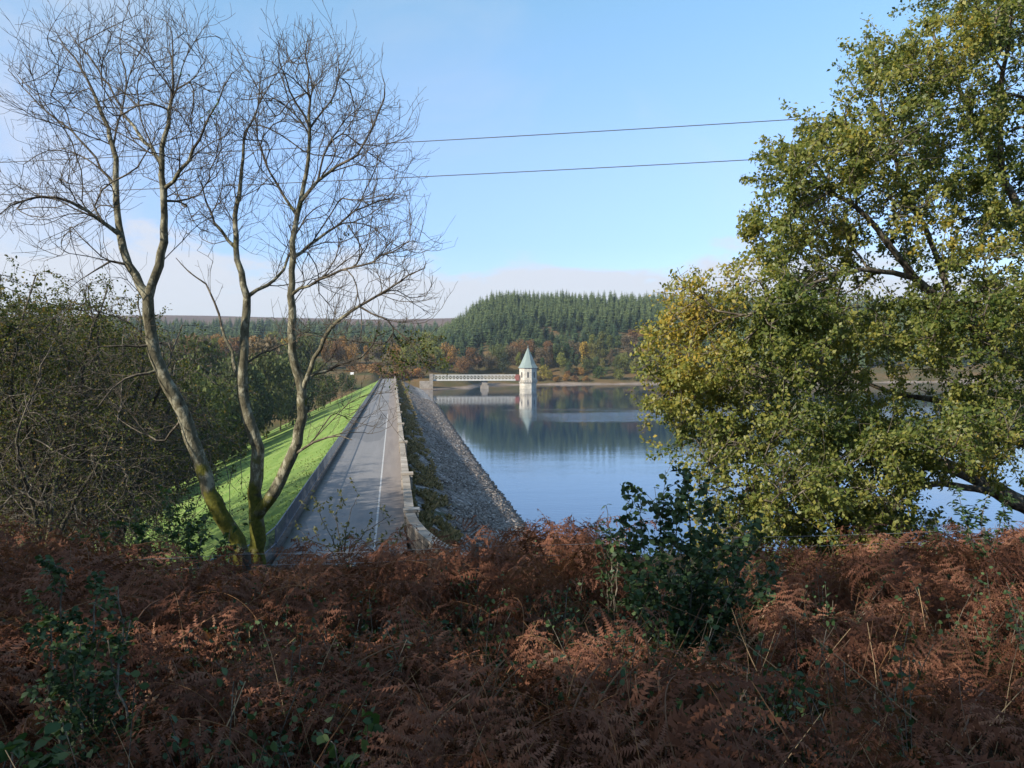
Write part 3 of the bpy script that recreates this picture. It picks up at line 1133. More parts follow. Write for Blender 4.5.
right_limbs = [
    ([(258, 575), (258, 529), (256, 491), (258, 448), (246, 409), (243, 366), (245, 327), (247, 297)], 0.21, 0.11, 0.5, 0.5),
    ([(247, 297), (236, 249), (236, 215), (241, 172), (245, 133), (258, 107), (262, 70)], 0.085, 0.013, 0.5, 1.2),
    ([(258, 520), (275, 491), (297, 443), (301, 392), (292, 353), (292, 319), (292, 258), (297, 215), (307, 172), (309, 129), (309, 86), (307, 42)], 0.165, 0.014, 0.4, -0.6),
    ([(301, 390), (318, 349), (339, 319), (361, 306), (387, 289), (410, 275), (425, 268)], 0.07, 0.013, 0.1, -1.2),
    ([(301, 383), (327, 370), (361, 357), (378, 336), (392, 330)], 0.045, 0.012, 0.1, 0.9),
    ([(292, 452), (314, 443), (339, 435), (352, 440)], 0.04, 0.012, 0.2, -0.6),
    ([(234, 247), (215, 223), (206, 198), (196, 170)], 0.045, 0.012, 0.6, 1.6),
    ([(250, 301), (275, 279), (288, 258), (300, 225), (322, 205)], 0.05, 0.013, 0.5, 1.4),
    ([(297, 211), (275, 180), (262, 155), (255, 120)], 0.04, 0.012, -0.2, 0.9),
    ([(301, 206), (327, 172), (357, 155), (378, 112), (385, 85)], 0.045, 0.012, -0.2, -1.4),
    ([(295, 254), (327, 232), (365, 206), (400, 198)], 0.045, 0.012, -0.1, 1.2),
    ([(294, 300), (330, 275), (372, 262), (410, 240)], 0.038, 0.012, 0, -1.5),
    ([(309, 129), (335, 90), (350, 55)], 0.03, 0.01, -0.5, 0.5),
    ([(309, 125), (285, 80), (278, 50)], 0.03, 0.01, -0.5, -1.2),
    ([(244, 385), (234, 362), (222, 327), (211, 292), (189, 271), (176, 258)], 0.05, 0.012, 0.5, 1.8),
    ([(243, 372), (270, 350), (290, 342), (310, 330)], 0.03, 0.01, 0.5, 1.5),
    ([(361, 306), (385, 320), (410, 345), (425, 366)], 0.025, 0.008, -0.6, -1.0),
]
right_blobs = [(310, 110, 75, 75, 1, 0), (255, 140, 55, 75, 0.8, 0.5), (365, 160, 60, 75, 1, 0), (395, 240, 45, 60, 1, -0.4), (330, 250, 70, 70, 0.8, 0), (290, 60, 70, 35, 0.6, 0), (220, 220, 45, 55, 0.6, 1.0), (405, 310, 38, 40, 0.7, -0.5), (360, 400, 50, 45, 0.45, 0), (330, 330, 60, 45, 0.5, 0), (410, 360, 35, 28, 0.8, -0.9)]
bare_tree('bare_tree', 'leafless twin stemmed tree with mossy base beside the railing', right_limbs, (258, 575), right_blobs, 880, YT,
          [(345, 232, 10, 10), (330, 98, 7, 5), (412, 362, 34, 420), (385, 345, 22, 110), (432, 350, 18, 120)], M['leaf_wood'])

# ------------------------------------------------------------------ the big leafy tree
YB = 13.0
sk = Skel()
big_limbs = [
    ([(1165, 760), (1150, 660), (1120, 580), (1075, 530), (1040, 512)], 0.33, 0.2, 0.6, 0.2),
    ([(1040, 512), (1024, 505), (987, 485), (966, 473), (945, 465), (920, 460), (882, 446), (851, 442), (820, 435), (770, 425)], 0.17, 0.03, 0.2, 0.6),
    ([(1000, 492), (985, 490), (945, 484), (920, 486), (899, 492), (870, 505), (840, 515)], 0.075, 0.02, 0.1, -0.8),
    ([(1120, 580), (1090, 500), (1050, 460), (999, 431), (978, 419), (940, 400), (900, 395), (860, 380)], 0.16, 0.03, 0.3, 1.4),
    ([(1090, 500), (1080, 440), (1040, 385), (983, 337), (959, 315), (931, 292), (915, 278), (900, 258), (888, 242), (857, 206), (833, 193), (801, 178)], 0.17, 0.025, 0.3, -0.5),
    ([(1080, 440), (1075, 340), (1040, 260), (1005, 180), (975, 122), (950, 70), (930, 30)], 0.15, 0.025, 0.3, 0.9),
    ([(959, 315), (930, 240), (905, 190), (892, 150), (880, 90), (878, 50)], 0.06, 0.015, 0, 1.0),
    ([(915, 278), (860, 270), (810, 285), (775, 300), (745, 318)], 0.05, 0.012, -0.2, -1.4),
    ([(770, 425), (735, 410), (700, 400), (665, 395)], 0.04, 0.012, 0.6, 0.2),
    ([(860, 380), (810, 350), (760, 345), (710, 350), (680, 340)], 0.04, 0.012, 1.4, 0.6),
    ([(851, 442), (800, 465), (760, 480), (720, 490)], 0.035, 0.012, 0.5, -0.9),
    ([(1005, 180), (1000, 100), (1010, 30), (1015, -30)], 0.06, 0.02, 0.6, -1.0),
    ([(882, 446), (860, 470), (855, 490), (846, 520), (838, 545)], 0.03, 0.012, 0.4, 0.0),
]
for pts, r0, r1, ya, yb in big_limbs:
    sk.limb(L2(pts, YB + ya, YB + yb), r0, r1, None if sk.p else -1, wob=0.012)
big_blobs = [
    (905, 120, 78, 82, 1.0, 0), (880, 60, 46, 30, 0.9, 0), (985, 70, 95, 80, 1.0, 0.2), (985, 5, 80, 50, 0.9, 0), (835, 175, 72, 60, 1.0, 0), (790, 215, 50, 48, 1.0, -0.2),
    (955, 205, 95, 75, 0.9, 0.3), (790, 290, 70, 60, 1.0, 0), (715, 305, 38, 36, 1.0, -0.3), (700, 350, 52, 48, 1.0, -0.2), (675, 398, 34, 30, 1.0, 0),
    (780, 370, 90, 60, 1.0, 0), (730, 425, 62, 46, 1.0, 0.2), (890, 330, 95, 55, 0.9, 0.3), (985, 340, 80, 62, 0.9, 0), (830, 410, 80, 36, 0.8, 0.8),
    (950, 415, 80, 28, 0.7, 0.3), (720, 480, 42, 36, 0.8, -0.3), (790, 490, 60, 42, 0.9, -0.2), (850, 525, 58, 40, 0.9, -0.4), (775, 540, 62, 26, 0.7, -0.3), (900, 470, 40, 20, 0.5, -0.3),
    (840, 235, 80, 45, 0.9, 0.8), (1000, 290, 70, 60, 0.9, -0.8), (1005, 410, 60, 30, 0.9, -0.5), (800, 300, 60, 40, 0.8, -1.0), (850, 440, 60, 25, 0.7, -0.8), (790, 455, 80, 40, 1.0, -0.9), (840, 490, 70, 36, 1.0, -1.0), (760, 515, 60, 34, 1.0, -0.6), (900, 440, 55, 26, 0.8, -1.1), (960, 450, 50, 20, 0.6, -1.0), (705, 445, 40, 32, 1.0, -0.5), (850, 550, 60, 18, 0.8, -0.9), (730, 535, 40, 24, 0.8, -0.7), (985, 430, 60, 34, 1.0, -1.2), (930, 455, 60, 30, 1.0, -1.3), (1010, 470, 40, 22, 0.8, -1.3), (905, 530, 45, 22, 0.9, -1.0), (880, 500, 50, 26, 0.9, -1.2), (800, 150, 44, 30, 0.7, 0), (690, 310, 34, 40, 1.0, -0.3), (668, 360, 30, 34, 0.9, -0.3),  (1080, 120, 90, 150, 0.5, 0.4), (1090, 330, 80, 120, 0.45, 0.5),
]
T = blob_points(big_blobs, 3400, YB, 2.3)
skp = np.array(sk.p)
order = np.argsort(np.min(np.linalg.norm(T[:, None, :] - skp[None, ::4], axis=2), axis=1) + rng.uniform(0, 0.6, len(T)))
ng = len(sk.p)
sk.grow(T[order], seg=0.2, ang=1.0, lift=0.02, curve=0.4, jit=0.04)
n1 = len(sk.p)
sk.twigs(0.8, 0.15, 0.5, 3, 0.8, 0.0, 0.02, start=ng)
base = P(1165, 760, YB + 0.6)
bt = empty('leafy_tree', tuple(base), 'large leafy tree with yellowing green leaves reaching in from the right', 'tree')
(thick, thin), rad, kids = sk.tubes(tip=0.0035, thick=0.03, off=base)
obj('trunk', mesh('trunk', thick[0], thick[1], M['bark_dark'], smooth=True), bt)
obj('twigs', mesh('twigs', thin[0], thin[1], M['twig_wood']), bt)
A = np.array(sk.p)
# a leaf patch factor per node so that some sprays are dense and some are bare
fac = np.array([noise.noise((p_[0] * 1.1, p_[1] * 1.1, p_[2] * 1.1)) for p_ in A])
tail = np.arange(len(A)) >= n1
pr = np.where(tail, 1.0, 0.12) * np.clip(0.6 + 1.6 * fac, 0.1, 1.5)
pr[rad > 0.02] = 0
pr /= pr.sum()
NL = 192000
pick = rng.choice(len(A), NL, p=pr)
C = A[pick] + rng.normal(0, 0.045, (NL, 3))
V, f, t = leaves(C - base, 0.074, 0.62, 0.45, fold=0.12, face=np.array(S) * 0.9)
# yellower sprays where the photo's lower left crown has turned
yel = np.array([noise.noise((c_[0] * 0.7 + 9, c_[1] * 0.7, c_[2] * 0.7)) for c_ in C])
ppx = np.array([to_px(c_) for c_ in C[::1]])
turn = 0.22 * ss(780, 680, ppx[:, 0]) * ss(470, 400, ppx[:, 1])
tt = np.clip(t.reshape(-1, 4) * 0.72 + (yel * 0.55 + turn)[:, None] + 0.05, 0, 1)
obj('leaves', mesh('leaves', V, f, M['leaf_big'], tt.ravel()), bt)


# ------------------------------------------------------------------ generic woodland trees
def wood_tree_parts(seed, h, spread, nat, leafn, leafL, lean=0.0, twigp=0.5, low=0.15, leaf_low=0.45, tip=0.006):
    global rng
    rng = np.random.default_rng(seed)
    random.seed(seed)
    sk = Skel()
    k = random.randint(2, 3)
    z0 = h * random.uniform(0.12, 0.25)
    top = sk.limb([(0, 0, -1.0), (0.05, 0, 0.3), (lean * 0.3, 0.1, z0)], 0.02 * h, 0.015 * h, -1, 0.4)
    base_i = len(sk.p) - 1
    for j in range(k):
        a = 2 * math.pi * (j + random.random() * 0.6) / k
        rr_ = spread * random.uniform(0.25, 0.55)
        pts = [sk.p[base_i], (lean * 0.6 + rr_ * 0.45 * math.cos(a), rr_ * 0.45 * math.sin(a), h * 0.42), (lean + rr_ * math.cos(a), rr_ * math.sin(a), h * 0.7), (lean * 1.2 + rr_ * 1.1 * math.cos(a + 0.4), rr_ * 1.1 * math.sin(a + 0.4), h * 0.95)]
        sk.limb(pts, 0.011 * h, 0.002 * h, base_i, 0.4, wob=0.03)
    T = []
    while len(T) < nat:
        v = rng.uniform(-1, 1, 3)
        if (v ** 2).sum() > 1:
            continue
        z = (low + (1 - low) * (v[2] * 0.5 + 0.5)) * h
        T.append((lean + v[0] * spread, v[1] * spread, z))
    T = np.array(T)
    order = np.argsort(np.min(np.linalg.norm(T[:, None, :] - np.array(sk.p)[None], axis=2), axis=1) + rng.uniform(0, 0.8, nat))
    sk.grow(T[order], seg=0.4, ang=1.1, lift=0.0, curve=0.45, jit=0.06)
    n1 = len(sk.p)
    sk.twigs(twigp, 0.3, 0.95, 3, 0.8, 0.05, 0.01 * h)
    (thick, thin), rad, kids = sk.tubes(tip=tip, thick=0.04)
    A = np.array(sk.p)
    zf = ss(leaf_low - 0.2, leaf_low + 0.2, A[:, 2] / h)
    fac = np.array([noise.noise((p_[0] * 0.6 + seed, p_[1] * 0.6, p_[2] * 0.6)) for p_ in A])
    pr = (0.12 + zf) * np.clip(0.5 + 1.4 * fac, 0.03, 1.5) * (np.arange(len(A)) >= n1)
    pr /= pr.sum()
    C = A[rng.choice(len(A), leafn, p=pr)] + rng.normal(0, 0.08, (leafn, 3))
    V, f, t = leaves(C, leafL, 0.6, 0.4)
    return (mesh('trunk', thick[0], thick[1], M['bark_wood'], smooth=True), mesh('twigs', thin[0], thin[1], M['twig_wood']), mesh('leaves', V, f, M['leaf_wood'], t))


protos = [wood_tree_parts(11, 13, 4.2, 700, 7600, 0.12, leaf_low=0.6, twigp=0.8),
          wood_tree_parts(12, 12, 4.6, 720, 7000, 0.12, leaf_low=0.62, twigp=0.8),
          wood_tree_parts(13, 10, 4.6, 720, 5000, 0.11, lean=-1.0, leaf_low=0.2, twigp=0.8, low=0.08),
          wood_tree_parts(14, 14, 4.0, 680, 7600, 0.12, leaf_low=0.6, twigp=0.8)]
rng = np.random.default_rng(21)
random.seed(21)


def place_parts(parts, name, loc, rz, s, label, cat_, group, names=('trunk', 'twigs', 'leaves')):
    r = empty(name, loc, label, cat_, group)
    r.rotation_euler = (0, 0, rz)
    r.scale = (s, s, s)
    for m_, nme in zip(parts, names):
        obj(nme, m_, r)
    return r


wood = [  # px, Y, top y, proto
    (-45, 26, 262, 0), (20, 28, 262, 1), (82, 31, 275, 0), (5, 36, 300, 2), (60, 38, 310, 3), (108, 36, 352, 2), (104, 46, 330, 1), (-30, 42, 285, 3),
    (35, 24, 365, 2), (-10, 30, 300, 3), (60, 27, 330, 2), (105, 33, 312, 2), (45, 44, 300, 0), (10, 48, 292, 3), (100, 42, 322, 1), (112, 44, 345, 2), (100, 56, 340, 3), (70, 70, 300, 2), (112, 52, 345, 3), (85, 55, 318, 0), (-80, 33, 270, 1), (20, 60, 310, 1), (105, 64, 335, 0)]
for i, (px_, Y, ty, k) in enumerate(wood):
    x = U(px_) * Y
    zb = hz(x, Y)
    zb = max(zb, 0.42 * (x - XL + 0.55)) if (x > -46 and Y > 40) else zb
    ztop = P(px_, ty, Y)[2]
    hh = (13, 12, 10, 14)[k]
    s_ = (ztop - zb) / hh
    place_parts(protos[k], 'woodland_tree', (x, Y, zb), random.uniform(0, 6.28), s_,
                'tangled brown and olive tree in the shaded wood at the left', 'tree', 'woodland trees left of the grass slope')

# shade trees standing behind and to the left of the viewpoint (they shade the bracken)
def dense_tree_parts(seed, h, spread, nleaf):
    parts = wood_tree_parts(seed, h, spread, 380, nleaf, 0.2, leaf_low=0.25, twigp=0.3)
    return parts


dp = [dense_tree_parts(41, 11, 4.2, 11000), dense_tree_parts(42, 12, 4.4, 12000)]
rng = np.random.default_rng(33)
random.seed(33)
for i, (x, y, ht) in enumerate([(-9.5, -5.5, 10.0), (-9.0, 1.0, 9.0), (-11.0, 6.5, 8.6), (-13, -1.5, 11.5), (-7.5, -10.5, 11), (-4.5, -9.0, 8.5), (-15, 4.5, 11), (-14, -9, 13), (-12.5, 11.5, 7.2)]):
    k = i % 2
    place_parts(dp[k], 'hedgerow_tree', (x, y, hz(x, y)), i * 1.3, ht / (11, 12)[k],
                'dense leafy tree on the bank beside the viewpoint', 'tree', 'trees on the bank beside the viewpoint')


# ------------------------------------------------------------------ distant conifers and broadleaf trees
def conifer_mesh(seed, h=20.0, r=3.4, levels=20):
    rg = np.random.default_rng(seed)
    V, Fq, T = [], [], []

    def tri(a, b, c, t):
        i = len(V)
        V.extend([a, b, c])
        T.extend([t, t, t])
        Fq.append((i, i + 1, i + 2))

    for l in range(levels):
        f = l / (levels - 1)
        z = h * (0.10 + 0.88 * f)
        rad_ = r * (1 - f) ** 0.68 * rg.uniform(0.72, 1.2) + 0.15
        m = max(5, int(11 * (1 - f) + 4))
        a0 = rg.uniform(0, 6.28)
        for k in range(m):
            a = a0 + 2 * math.pi * k / m + rg.normal(0, 0.15)
            rl_ = rad_ * rg.uniform(0.7, 1.2)
            dr = np.array((math.cos(a), math.sin(a), 0))
            sd_ = np.array((-math.sin(a), math.cos(a), 0))
            p0 = np.array((0, 0, z + 0.25 * rl_))
            p1 = dr * rl_ + np.array((0, 0, z - 0.28 * rl_))
            wv = 0.36 * rl_ + 0.15
            pm_ = dr * rl_ * 0.55 + np.array((0, 0, z - 0.02 * rl_))
            t = rg.random() * 0.7 + 0.3 * f
            hang = np.array((0, 0, -0.24 * rl_ - 0.12))
            tri(p0, pm_ + sd_ * wv + hang, p1, t)
            tri(p0, p1, pm_ - sd_ * wv + hang, t * 0.9)
            tri(pm_ + hang * 1.7, p1 + sd_ * 0.3 * wv, p1 - sd_ * 0.3 * wv + hang * 0.4, t * 0.8)
    V2 = np.array(V)
    F2 = np.array(Fq)
    top = h * 0.98
    tv, tf = [], []
    for z, rr_ in ((-2.0, 0.28), (top, 0.03)):
        for k in range(5):
            a = 2 * math.pi * k / 5
            tv.append((rr_ * math.cos(a), rr_ * math.sin(a), z))
    tv.append((0, 0, h * 0.99))
    for k in range(5):
        q = (k + 1) % 5
        tf += [(k, q, 5 + q), (k, 5 + q, 5 + k), (5 + k, 5 + q, 10)]
    nV = len(V2)
    V3 = np.concatenate([V2, np.array(tv)])
    F3 = np.concatenate([F2, np.array(tf) + nV])
    return V3, F3, np.concatenate([T, np.full(len(tv), 0.1)]), np.concatenate([np.zeros(len(F2), int), np.ones(len(tf), int)])


cdata = [conifer_mesh(s_, 20, rr_, lv) for s_, rr_, lv in ((1, 3.9, 15), (2, 4.5, 14), (3, 3.5, 16), (4, 4.2, 15))]
cmesh = [mesh('spruce_tree', v, f, [M['conifer'], M['bark_wood']], t, mat_idx=mi) for v, f, t, mi in cdata]

spots = []
Yr = 552.0
r_i = 0
while Yr < 860:
    du = 6.3 / Yr
    u = U(432) + (r_i % 2) * du * 0.5
    while u < U(1040):
        x = (u + random.uniform(-0.25, 0.25) * du) * Yr
        y = Yr + random.uniform(-4, 4)
        z = hz(x, y)
        px_, py_ = to_px((x, y, z))
        keep = True
        d_ = y - np.interp(x, *YSX)
        A_ = float(ss(0.035, 0.135, x / y))
        if d_ < 44 or (d_ < 85 and random.random() < 0.4):
            keep = False
        if 618 < px_ < 668 and d_ < 150 and random.random() < 0.8:   # clearing with pines and brown bracken
            keep = False
        if noise.noise((x * 0.02, y * 0.012, 6.0)) > 0.52 or (d_ < 150 and noise.noise((x * 0.03, y * 0.03, 16.0)) > 0.3):
            keep = False
        if A_ < 0.12:
            keep = False
        if keep:
            spots.append((x, y, z, px_))
        u += du
    Yr += 10.5 if Yr < 740 else 15
    r_i += 1
vis = [s_ for s_ in spots if s_[3] < 712]
rest = [s_ for s_ in spots if s_[3] >= 712]
vis.sort(key=lambda s_: s_[1])
print('conifers visible', len(vis), 'rest', len(rest))
rest += vis[262:]
for x, y, z, _ in vis[:262]:
    k = random.randrange(4)
    o = obj('spruce_tree', cmesh[k], None, (x, y, z - 0.3), random.uniform(0, 6.28))
    s_ = random.choice((0.5, 0.68, 0.8, 0.85, 0.9, 0.95)) * random.uniform(0.88, 1.1) * (0.8 + 0.25 * min(1, (y - 540) / 150))
    wk = random.uniform(1.2, 1.55)
    o.scale = (s_ * wk, s_ * wk, s_ * 0.86)
    tag(o, 'dark green spruce in the dense plantation on the far hill', 'tree', 'spruces on the far hill')
pv, pf, pt, pmi, nn = [], [], [], [], 0
for x, y, z, _ in rest:
    v, f, t, mi = cdata[random.randrange(4)]
    a = random.uniform(0, 6.28)
    s_ = random.uniform(0.68, 1.02)
    Rm = np.array(((math.cos(a), -math.sin(a), 0), (math.sin(a), math.cos(a), 0), (0, 0, 1)))
    pv.append((v * s_) @ Rm.T + np.array((x, y, z - 0.3)))
    pf.append(f + nn)
    pt.append(t)
    pmi.append(mi)
    nn += len(v)
o = obj('spruce_forest', mesh('spruce_forest', np.concatenate(pv), np.concatenate(pf), [M['conifer'], M['bark_wood']], np.concatenate(pt), mat_idx=np.concatenate(pmi)))
tag(o, 'the rest of the spruce plantation on the far hill', kind='stuff')


def broad_parts(seed, h, wdt, nq, q, lumps=9, trunk_h=0.25, tall=1.0):
    rg = np.random.default_rng(seed)
    cs, rs = [], []
    for k in range(lumps):
        a = rg.uniform(0, 6.28)
        rr_ = wdt * 0.5 * rg.uniform(0.1, 0.75)
        z = h * rg.uniform(trunk_h + 0.1, 0.86)
        s_ = wdt * 0.5 * rg.uniform(0.3, 0.52) * (1.15 - 0.6 * abs(z / h - 0.5))
        sh = 1.0 if z < 0.6 * h else 0.6
        cs.append((rr_ * sh * math.cos(a), rr_ * sh * math.sin(a), z))
        rs.append(s_)
    cs = np.array(cs)
    rs = np.array(rs)
    pick = rg.choice(lumps, nq, p=rs ** 2 / (rs ** 2).sum())
    v = unit(rg.normal(0, 1, (nq, 3)))
    rad_ = rs[pick] * rg.uniform(0.45, 1.1, nq)
    C = cs[pick] + v * rad_[:, None] * np.array((1, 1, tall))
    d = unit(rg.normal(0, 1, (nq, 3)))
    s = unit(np.cross(d, rg.normal(0, 1, (nq, 3)) + v * 0.5))
    l = q * rg.uniform(0.6, 1.3, nq)[:, None]
    V = np.stack([C - d * l * 0.5, C + s * l * 0.32, C + d * l * 0.5, C - s * l * 0.32], 1).reshape(-1, 3)
    f = np.arange(nq * 4).reshape(-1, 4)
    t = np.repeat(rg.random(nq), 4)
    sk_ = Skel()
    tr = sk_.limb([(0, 0, -1.5), (0, 0, h * trunk_h), (0.03 * h, 0, h * 0.6), (0, 0.02 * h, h * 0.85)], 0.018 * h, 0.004 * h, -1, h / 10)
    for c in cs:
        k_ = int(len(sk_.p) * 0.3)
        a0 = sk_.p[k_]
        sk_.limb([a0, (np.array(a0) + c) / 2 + np.array((0, 0, -0.04 * h)), c], 0.007 * h, 0.002 * h, k_, h / 8)
    (thick, thin), _, _ = sk_.tubes(tip=0.02, thick=0.0)
    return (mesh('trunk', thick[0], thick[1], M['bark_wood'], smooth=True), mesh('crown', V, f, M['leaf_far'], t))


bproto = {'round': [broad_parts(51, 10, 9, 2600, 0.55, 14, 0.12), broad_parts(52, 10, 8.5, 2600, 0.55, 14, 0.12), broad_parts(53, 10, 9.5, 2400, 0.55, 13, 0.1)],
          'birch': [broad_parts(61, 12, 5.2, 2200, 0.5, 13, 0.12, 1.3), broad_parts(62, 12, 4.6, 2000, 0.5, 12, 0.15, 1.3)],
          'bush': [broad_parts(71, 4, 6.5, 1300, 0.45, 10, 0.02, 0.8), broad_parts(72, 4, 6, 1300, 0.45, 9, 0.02, 0.8)],
          'pine': [broad_parts(81, 16, 6.5, 1500, 0.6, 8, 0.5, 0.7), broad_parts(82, 16, 6, 1400, 0.6, 8, 0.45, 0.7)]}
PH = {'round': 10, 'birch': 12, 'bush': 4, 'pine': 16}
DG, OL, RU, OR, GO, YG, BR = (0.04, 0.062, 0.024), (0.095, 0.11, 0.034), (0.17, 0.095, 0.045), (0.27, 0.155, 0.05), (0.40, 0.27, 0.05), (0.18, 0.19, 0.05), (0.13, 0.10, 0.06)


CNAME = {DG: 'dark green', OL: 'olive', RU: 'russet', OR: 'orange', GO: 'golden', YG: 'yellow green', BR: 'brown'}


def shade_word(c):
    if c in CNAME:
        return CNAME[c]
    r, g_, b = c
    if r > 1.25 * g_:
        return 'tan' if r > 0.27 else 'rusty'
    return 'pale green' if g_ > 0.11 else 'mid green'


def far_tree(kind, name, px_, Y, h, colr, label, group=None, cat_='tree', zb=None, w_=1.0):
    x = U(px_) * Y
    z = hz(x, Y) if zb is None else zb
    ms = random.choice(bproto[kind])
    s_ = h / PH[kind]
    if '{c}' in label:
        if 'far shore' in label or 'far waterline' in label:
            pl = 'left of the tower' if px_ < 519 else ('right of the tower' if px_ < 690 else 'behind the large leafy tree')
        else:
            pl = 'left of the bare stems' if px_ < 246 else ('between the bare stems' if px_ < 300 else 'near the dam end')
        label = label.format(c=shade_word(colr), p=pl, k={'round': 'rounded', 'birch': 'slender', 'bush': 'low', 'pine': 'tall'}[kind])
    r = empty(name, (x, Y, z - 0.2), label, cat_, group)
    r.rotation_euler = (0, 0, random.uniform(0, 6.28))
    r.scale = (s_ * w_, s_ * w_, s_)
    obj('trunk', ms[0], r)
    c = obj('crown', ms[1], r)
    k = random.uniform(0.88, 1.14)
    c.color = (colr[0] * k, colr[1] * k, colr[2] * k, 1)
    return r


def shoreY(px_, extra):
    y = 480.0
    for _ in range(12):
        y = float(np.interp(U(px_) * y, *YSX)) + extra
    return y


# far shore, singled-out trees
far_tree('birch', 'birch_tree', 584, shoreY(584, 40), 23, GO, 'golden yellow birch on the far shore right of the tower')
far_tree('bush', 'shore_bush', 545, shoreY(545, 16), 10, (0.2, 0.17, 0.04), 'small yellow green bush just right of the tower', cat_='bush', w_=0.7)
far_tree('pine', 'pine_tree', 618, shoreY(618, 46), 25, (0.075, 0.10, 0.04), 'tall pine with bare orange trunk on the far shore, left of two', w_=0.9)
far_tree('pine', 'pine_tree', 641, shoreY(641, 44), 25, (0.09, 0.11, 0.05), 'tall pale green pine on the far shore, right of two', w_=0.9)
far_tree('birch', 'birch_tree', 601, shoreY(601, 52), 24, (0.12, 0.125, 0.04), 'olive green birch between the golden birch and the pines')
far_tree('bush', 'shore_bush', 599, shoreY(599, 18), 9, (0.06, 0.09, 0.025), 'dark green bush at the waterside below the golden birch', cat_='bush', w_=0.8)
far_tree('bush', 'shore_bush', 619, shoreY(619, 16), 7.5, (0.11, 0.12, 0.03), 'olive bush at the waterside below the pines', cat_='bush', w_=0.8)
far_tree('round', 'dark_tree', 503, shoreY(503, 34), 13, (0.04, 0.05, 0.025), 'dark round tree on the shore just left of the tower')
for i, (px_, e, h, c, kd) in enumerate([
        (443, 30, 11, OL, 'round'), (452, 42, 13, OR, 'round'), (462, 34, 12, RU, 'round'), (471, 48, 14, RU, 'round'), (479, 36, 12, BR, 'round'), (489, 40, 13, BR, 'round'),
        (497, 56, 15, OL, 'round'), (512, 52, 15, BR, 'round'), (519, 62, 17, RU, 'round'), (531, 60, 16, RU, 'round'), (540, 46, 14, BR, 'round'), (549, 56, 16, RU, 'round'),
        (557, 48, 17, (0.09, 0.12, 0.045), 'birch'), (566, 52, 18, (0.045, 0.075, 0.03), 'birch'), (574, 60, 17, BR, 'round'), (592, 70, 20, YG, 'birch'), (610, 68, 20, OL, 'birch'),
        (628, 66, 18, BR, 'round'), (632, 96, 15, RU, 'round'), (642, 112, 14, OR, 'round'), (651, 58, 17, BR, 'round'), (655, 90, 16, OL, 'round'), (662, 52, 16, OL, 'round'),
        (672, 60, 17, BR, 'round'), (690, 56, 17, RU, 'round'), (715, 56, 17, OL, 'round'), (745, 52, 17, BR, 'round'), (780, 52, 17, OL, 'round'), (820, 56, 17, RU, 'round'), (870, 52, 17, OL, 'round'), (930, 54, 17, BR, 'round'), (990, 54, 17, OL, 'round'),
        (436, 62, 15, YG, 'round'), (446, 74, 16, OR, 'round'), (428, 44, 12, OR, 'round'), (433, 96, 16, OL, 'round')]):
    far_tree(kd, 'autumn_tree', px_, shoreY(px_, e), h, c, '{c} {k} tree on the far shore below the spruces, {p}', 'autumn trees along the far shore')
for i, (px_, e, h, c) in enumerate([(556, 10, 4, OR), (566, 14, 4.5, OR), (575, 12, 4.5, RU), (586, 12, 4, OR), (549, 24, 5, RU), (570, 26, 5, RU), (580, 28, 5.5, OR), (637, 12, 4, OL), (650, 12, 4, RU), (532, 20, 4.5, RU), (538, 14, 4, BR)]):
    far_tree('bush', 'bracken_bush', px_, shoreY(px_, e), h, c, '{c} bush on the bank above the far waterline, {p}', 'low bushes on the far bank', 'bush')
# far end of the dam
for i, (px_, Y, h, c) in enumerate([(362, 446, 5, (0.3, 0.17, 0.075)), (372, 440, 5, (0.33, 0.2, 0.09)), (384, 442, 5.5, (0.32, 0.19, 0.09)), (395, 446, 6, (0.26, 0.13, 0.06)), (405, 450, 6, (0.22, 0.11, 0.05)), (417, 452, 6, (0.28, 0.14, 0.05)), (352, 452, 5, (0.22, 0.12, 0.05)), (378, 458, 7, (0.2, 0.1, 0.045)), (400, 462, 8, (0.16, 0.09, 0.04))]):
    far_tree('bush', 'heath_bush', px_, Y, h, c, '{c} autumn bush beyond the far end of the dam road', 'tan bushes at the far end of the dam', 'bush')
for i, (px_, Y, h, c, kd) in enumerate([
        (418, 470, 16, OL, 'round'), (428, 500, 18, YG, 'round'), (408, 500, 14, OL, 'round'), (395, 520, 15, OR, 'round'), (380, 520, 16, BR, 'round'), (366, 510, 15, OR, 'birch'), (352, 500, 16, OR, 'round'), (338, 500, 17, RU, 'round'),
        (344, 520, 19, OR, 'birch'), (326, 490, 18, OR, 'birch'), (312, 480, 19, OL, 'round'), (300, 500, 21, RU, 'round'), (288, 470, 20, GO, 'birch'), (270, 450, 22, OR, 'birch'), (254, 440, 23, OR, 'birch'), (240, 450, 20, RU, 'round'), (222, 440, 22, OR, 'birch'), (205, 440, 20, BR, 'round'), (185, 430, 22, RU, 'round'), (160, 420, 22, OL, 'round'),
        (136, 420, 22, BR, 'round'), (110, 420, 22, OL, 'round'), (80, 420, 22, RU, 'round'), (45, 420, 22, OL, 'round'), (10, 420, 22, BR, 'round')]):
    far_tree(kd, 'autumn_tree', px_, Y, h, c, '{c} {k} tree in the valley beyond the grass slope, {p}', 'autumn trees beyond the grass slope')
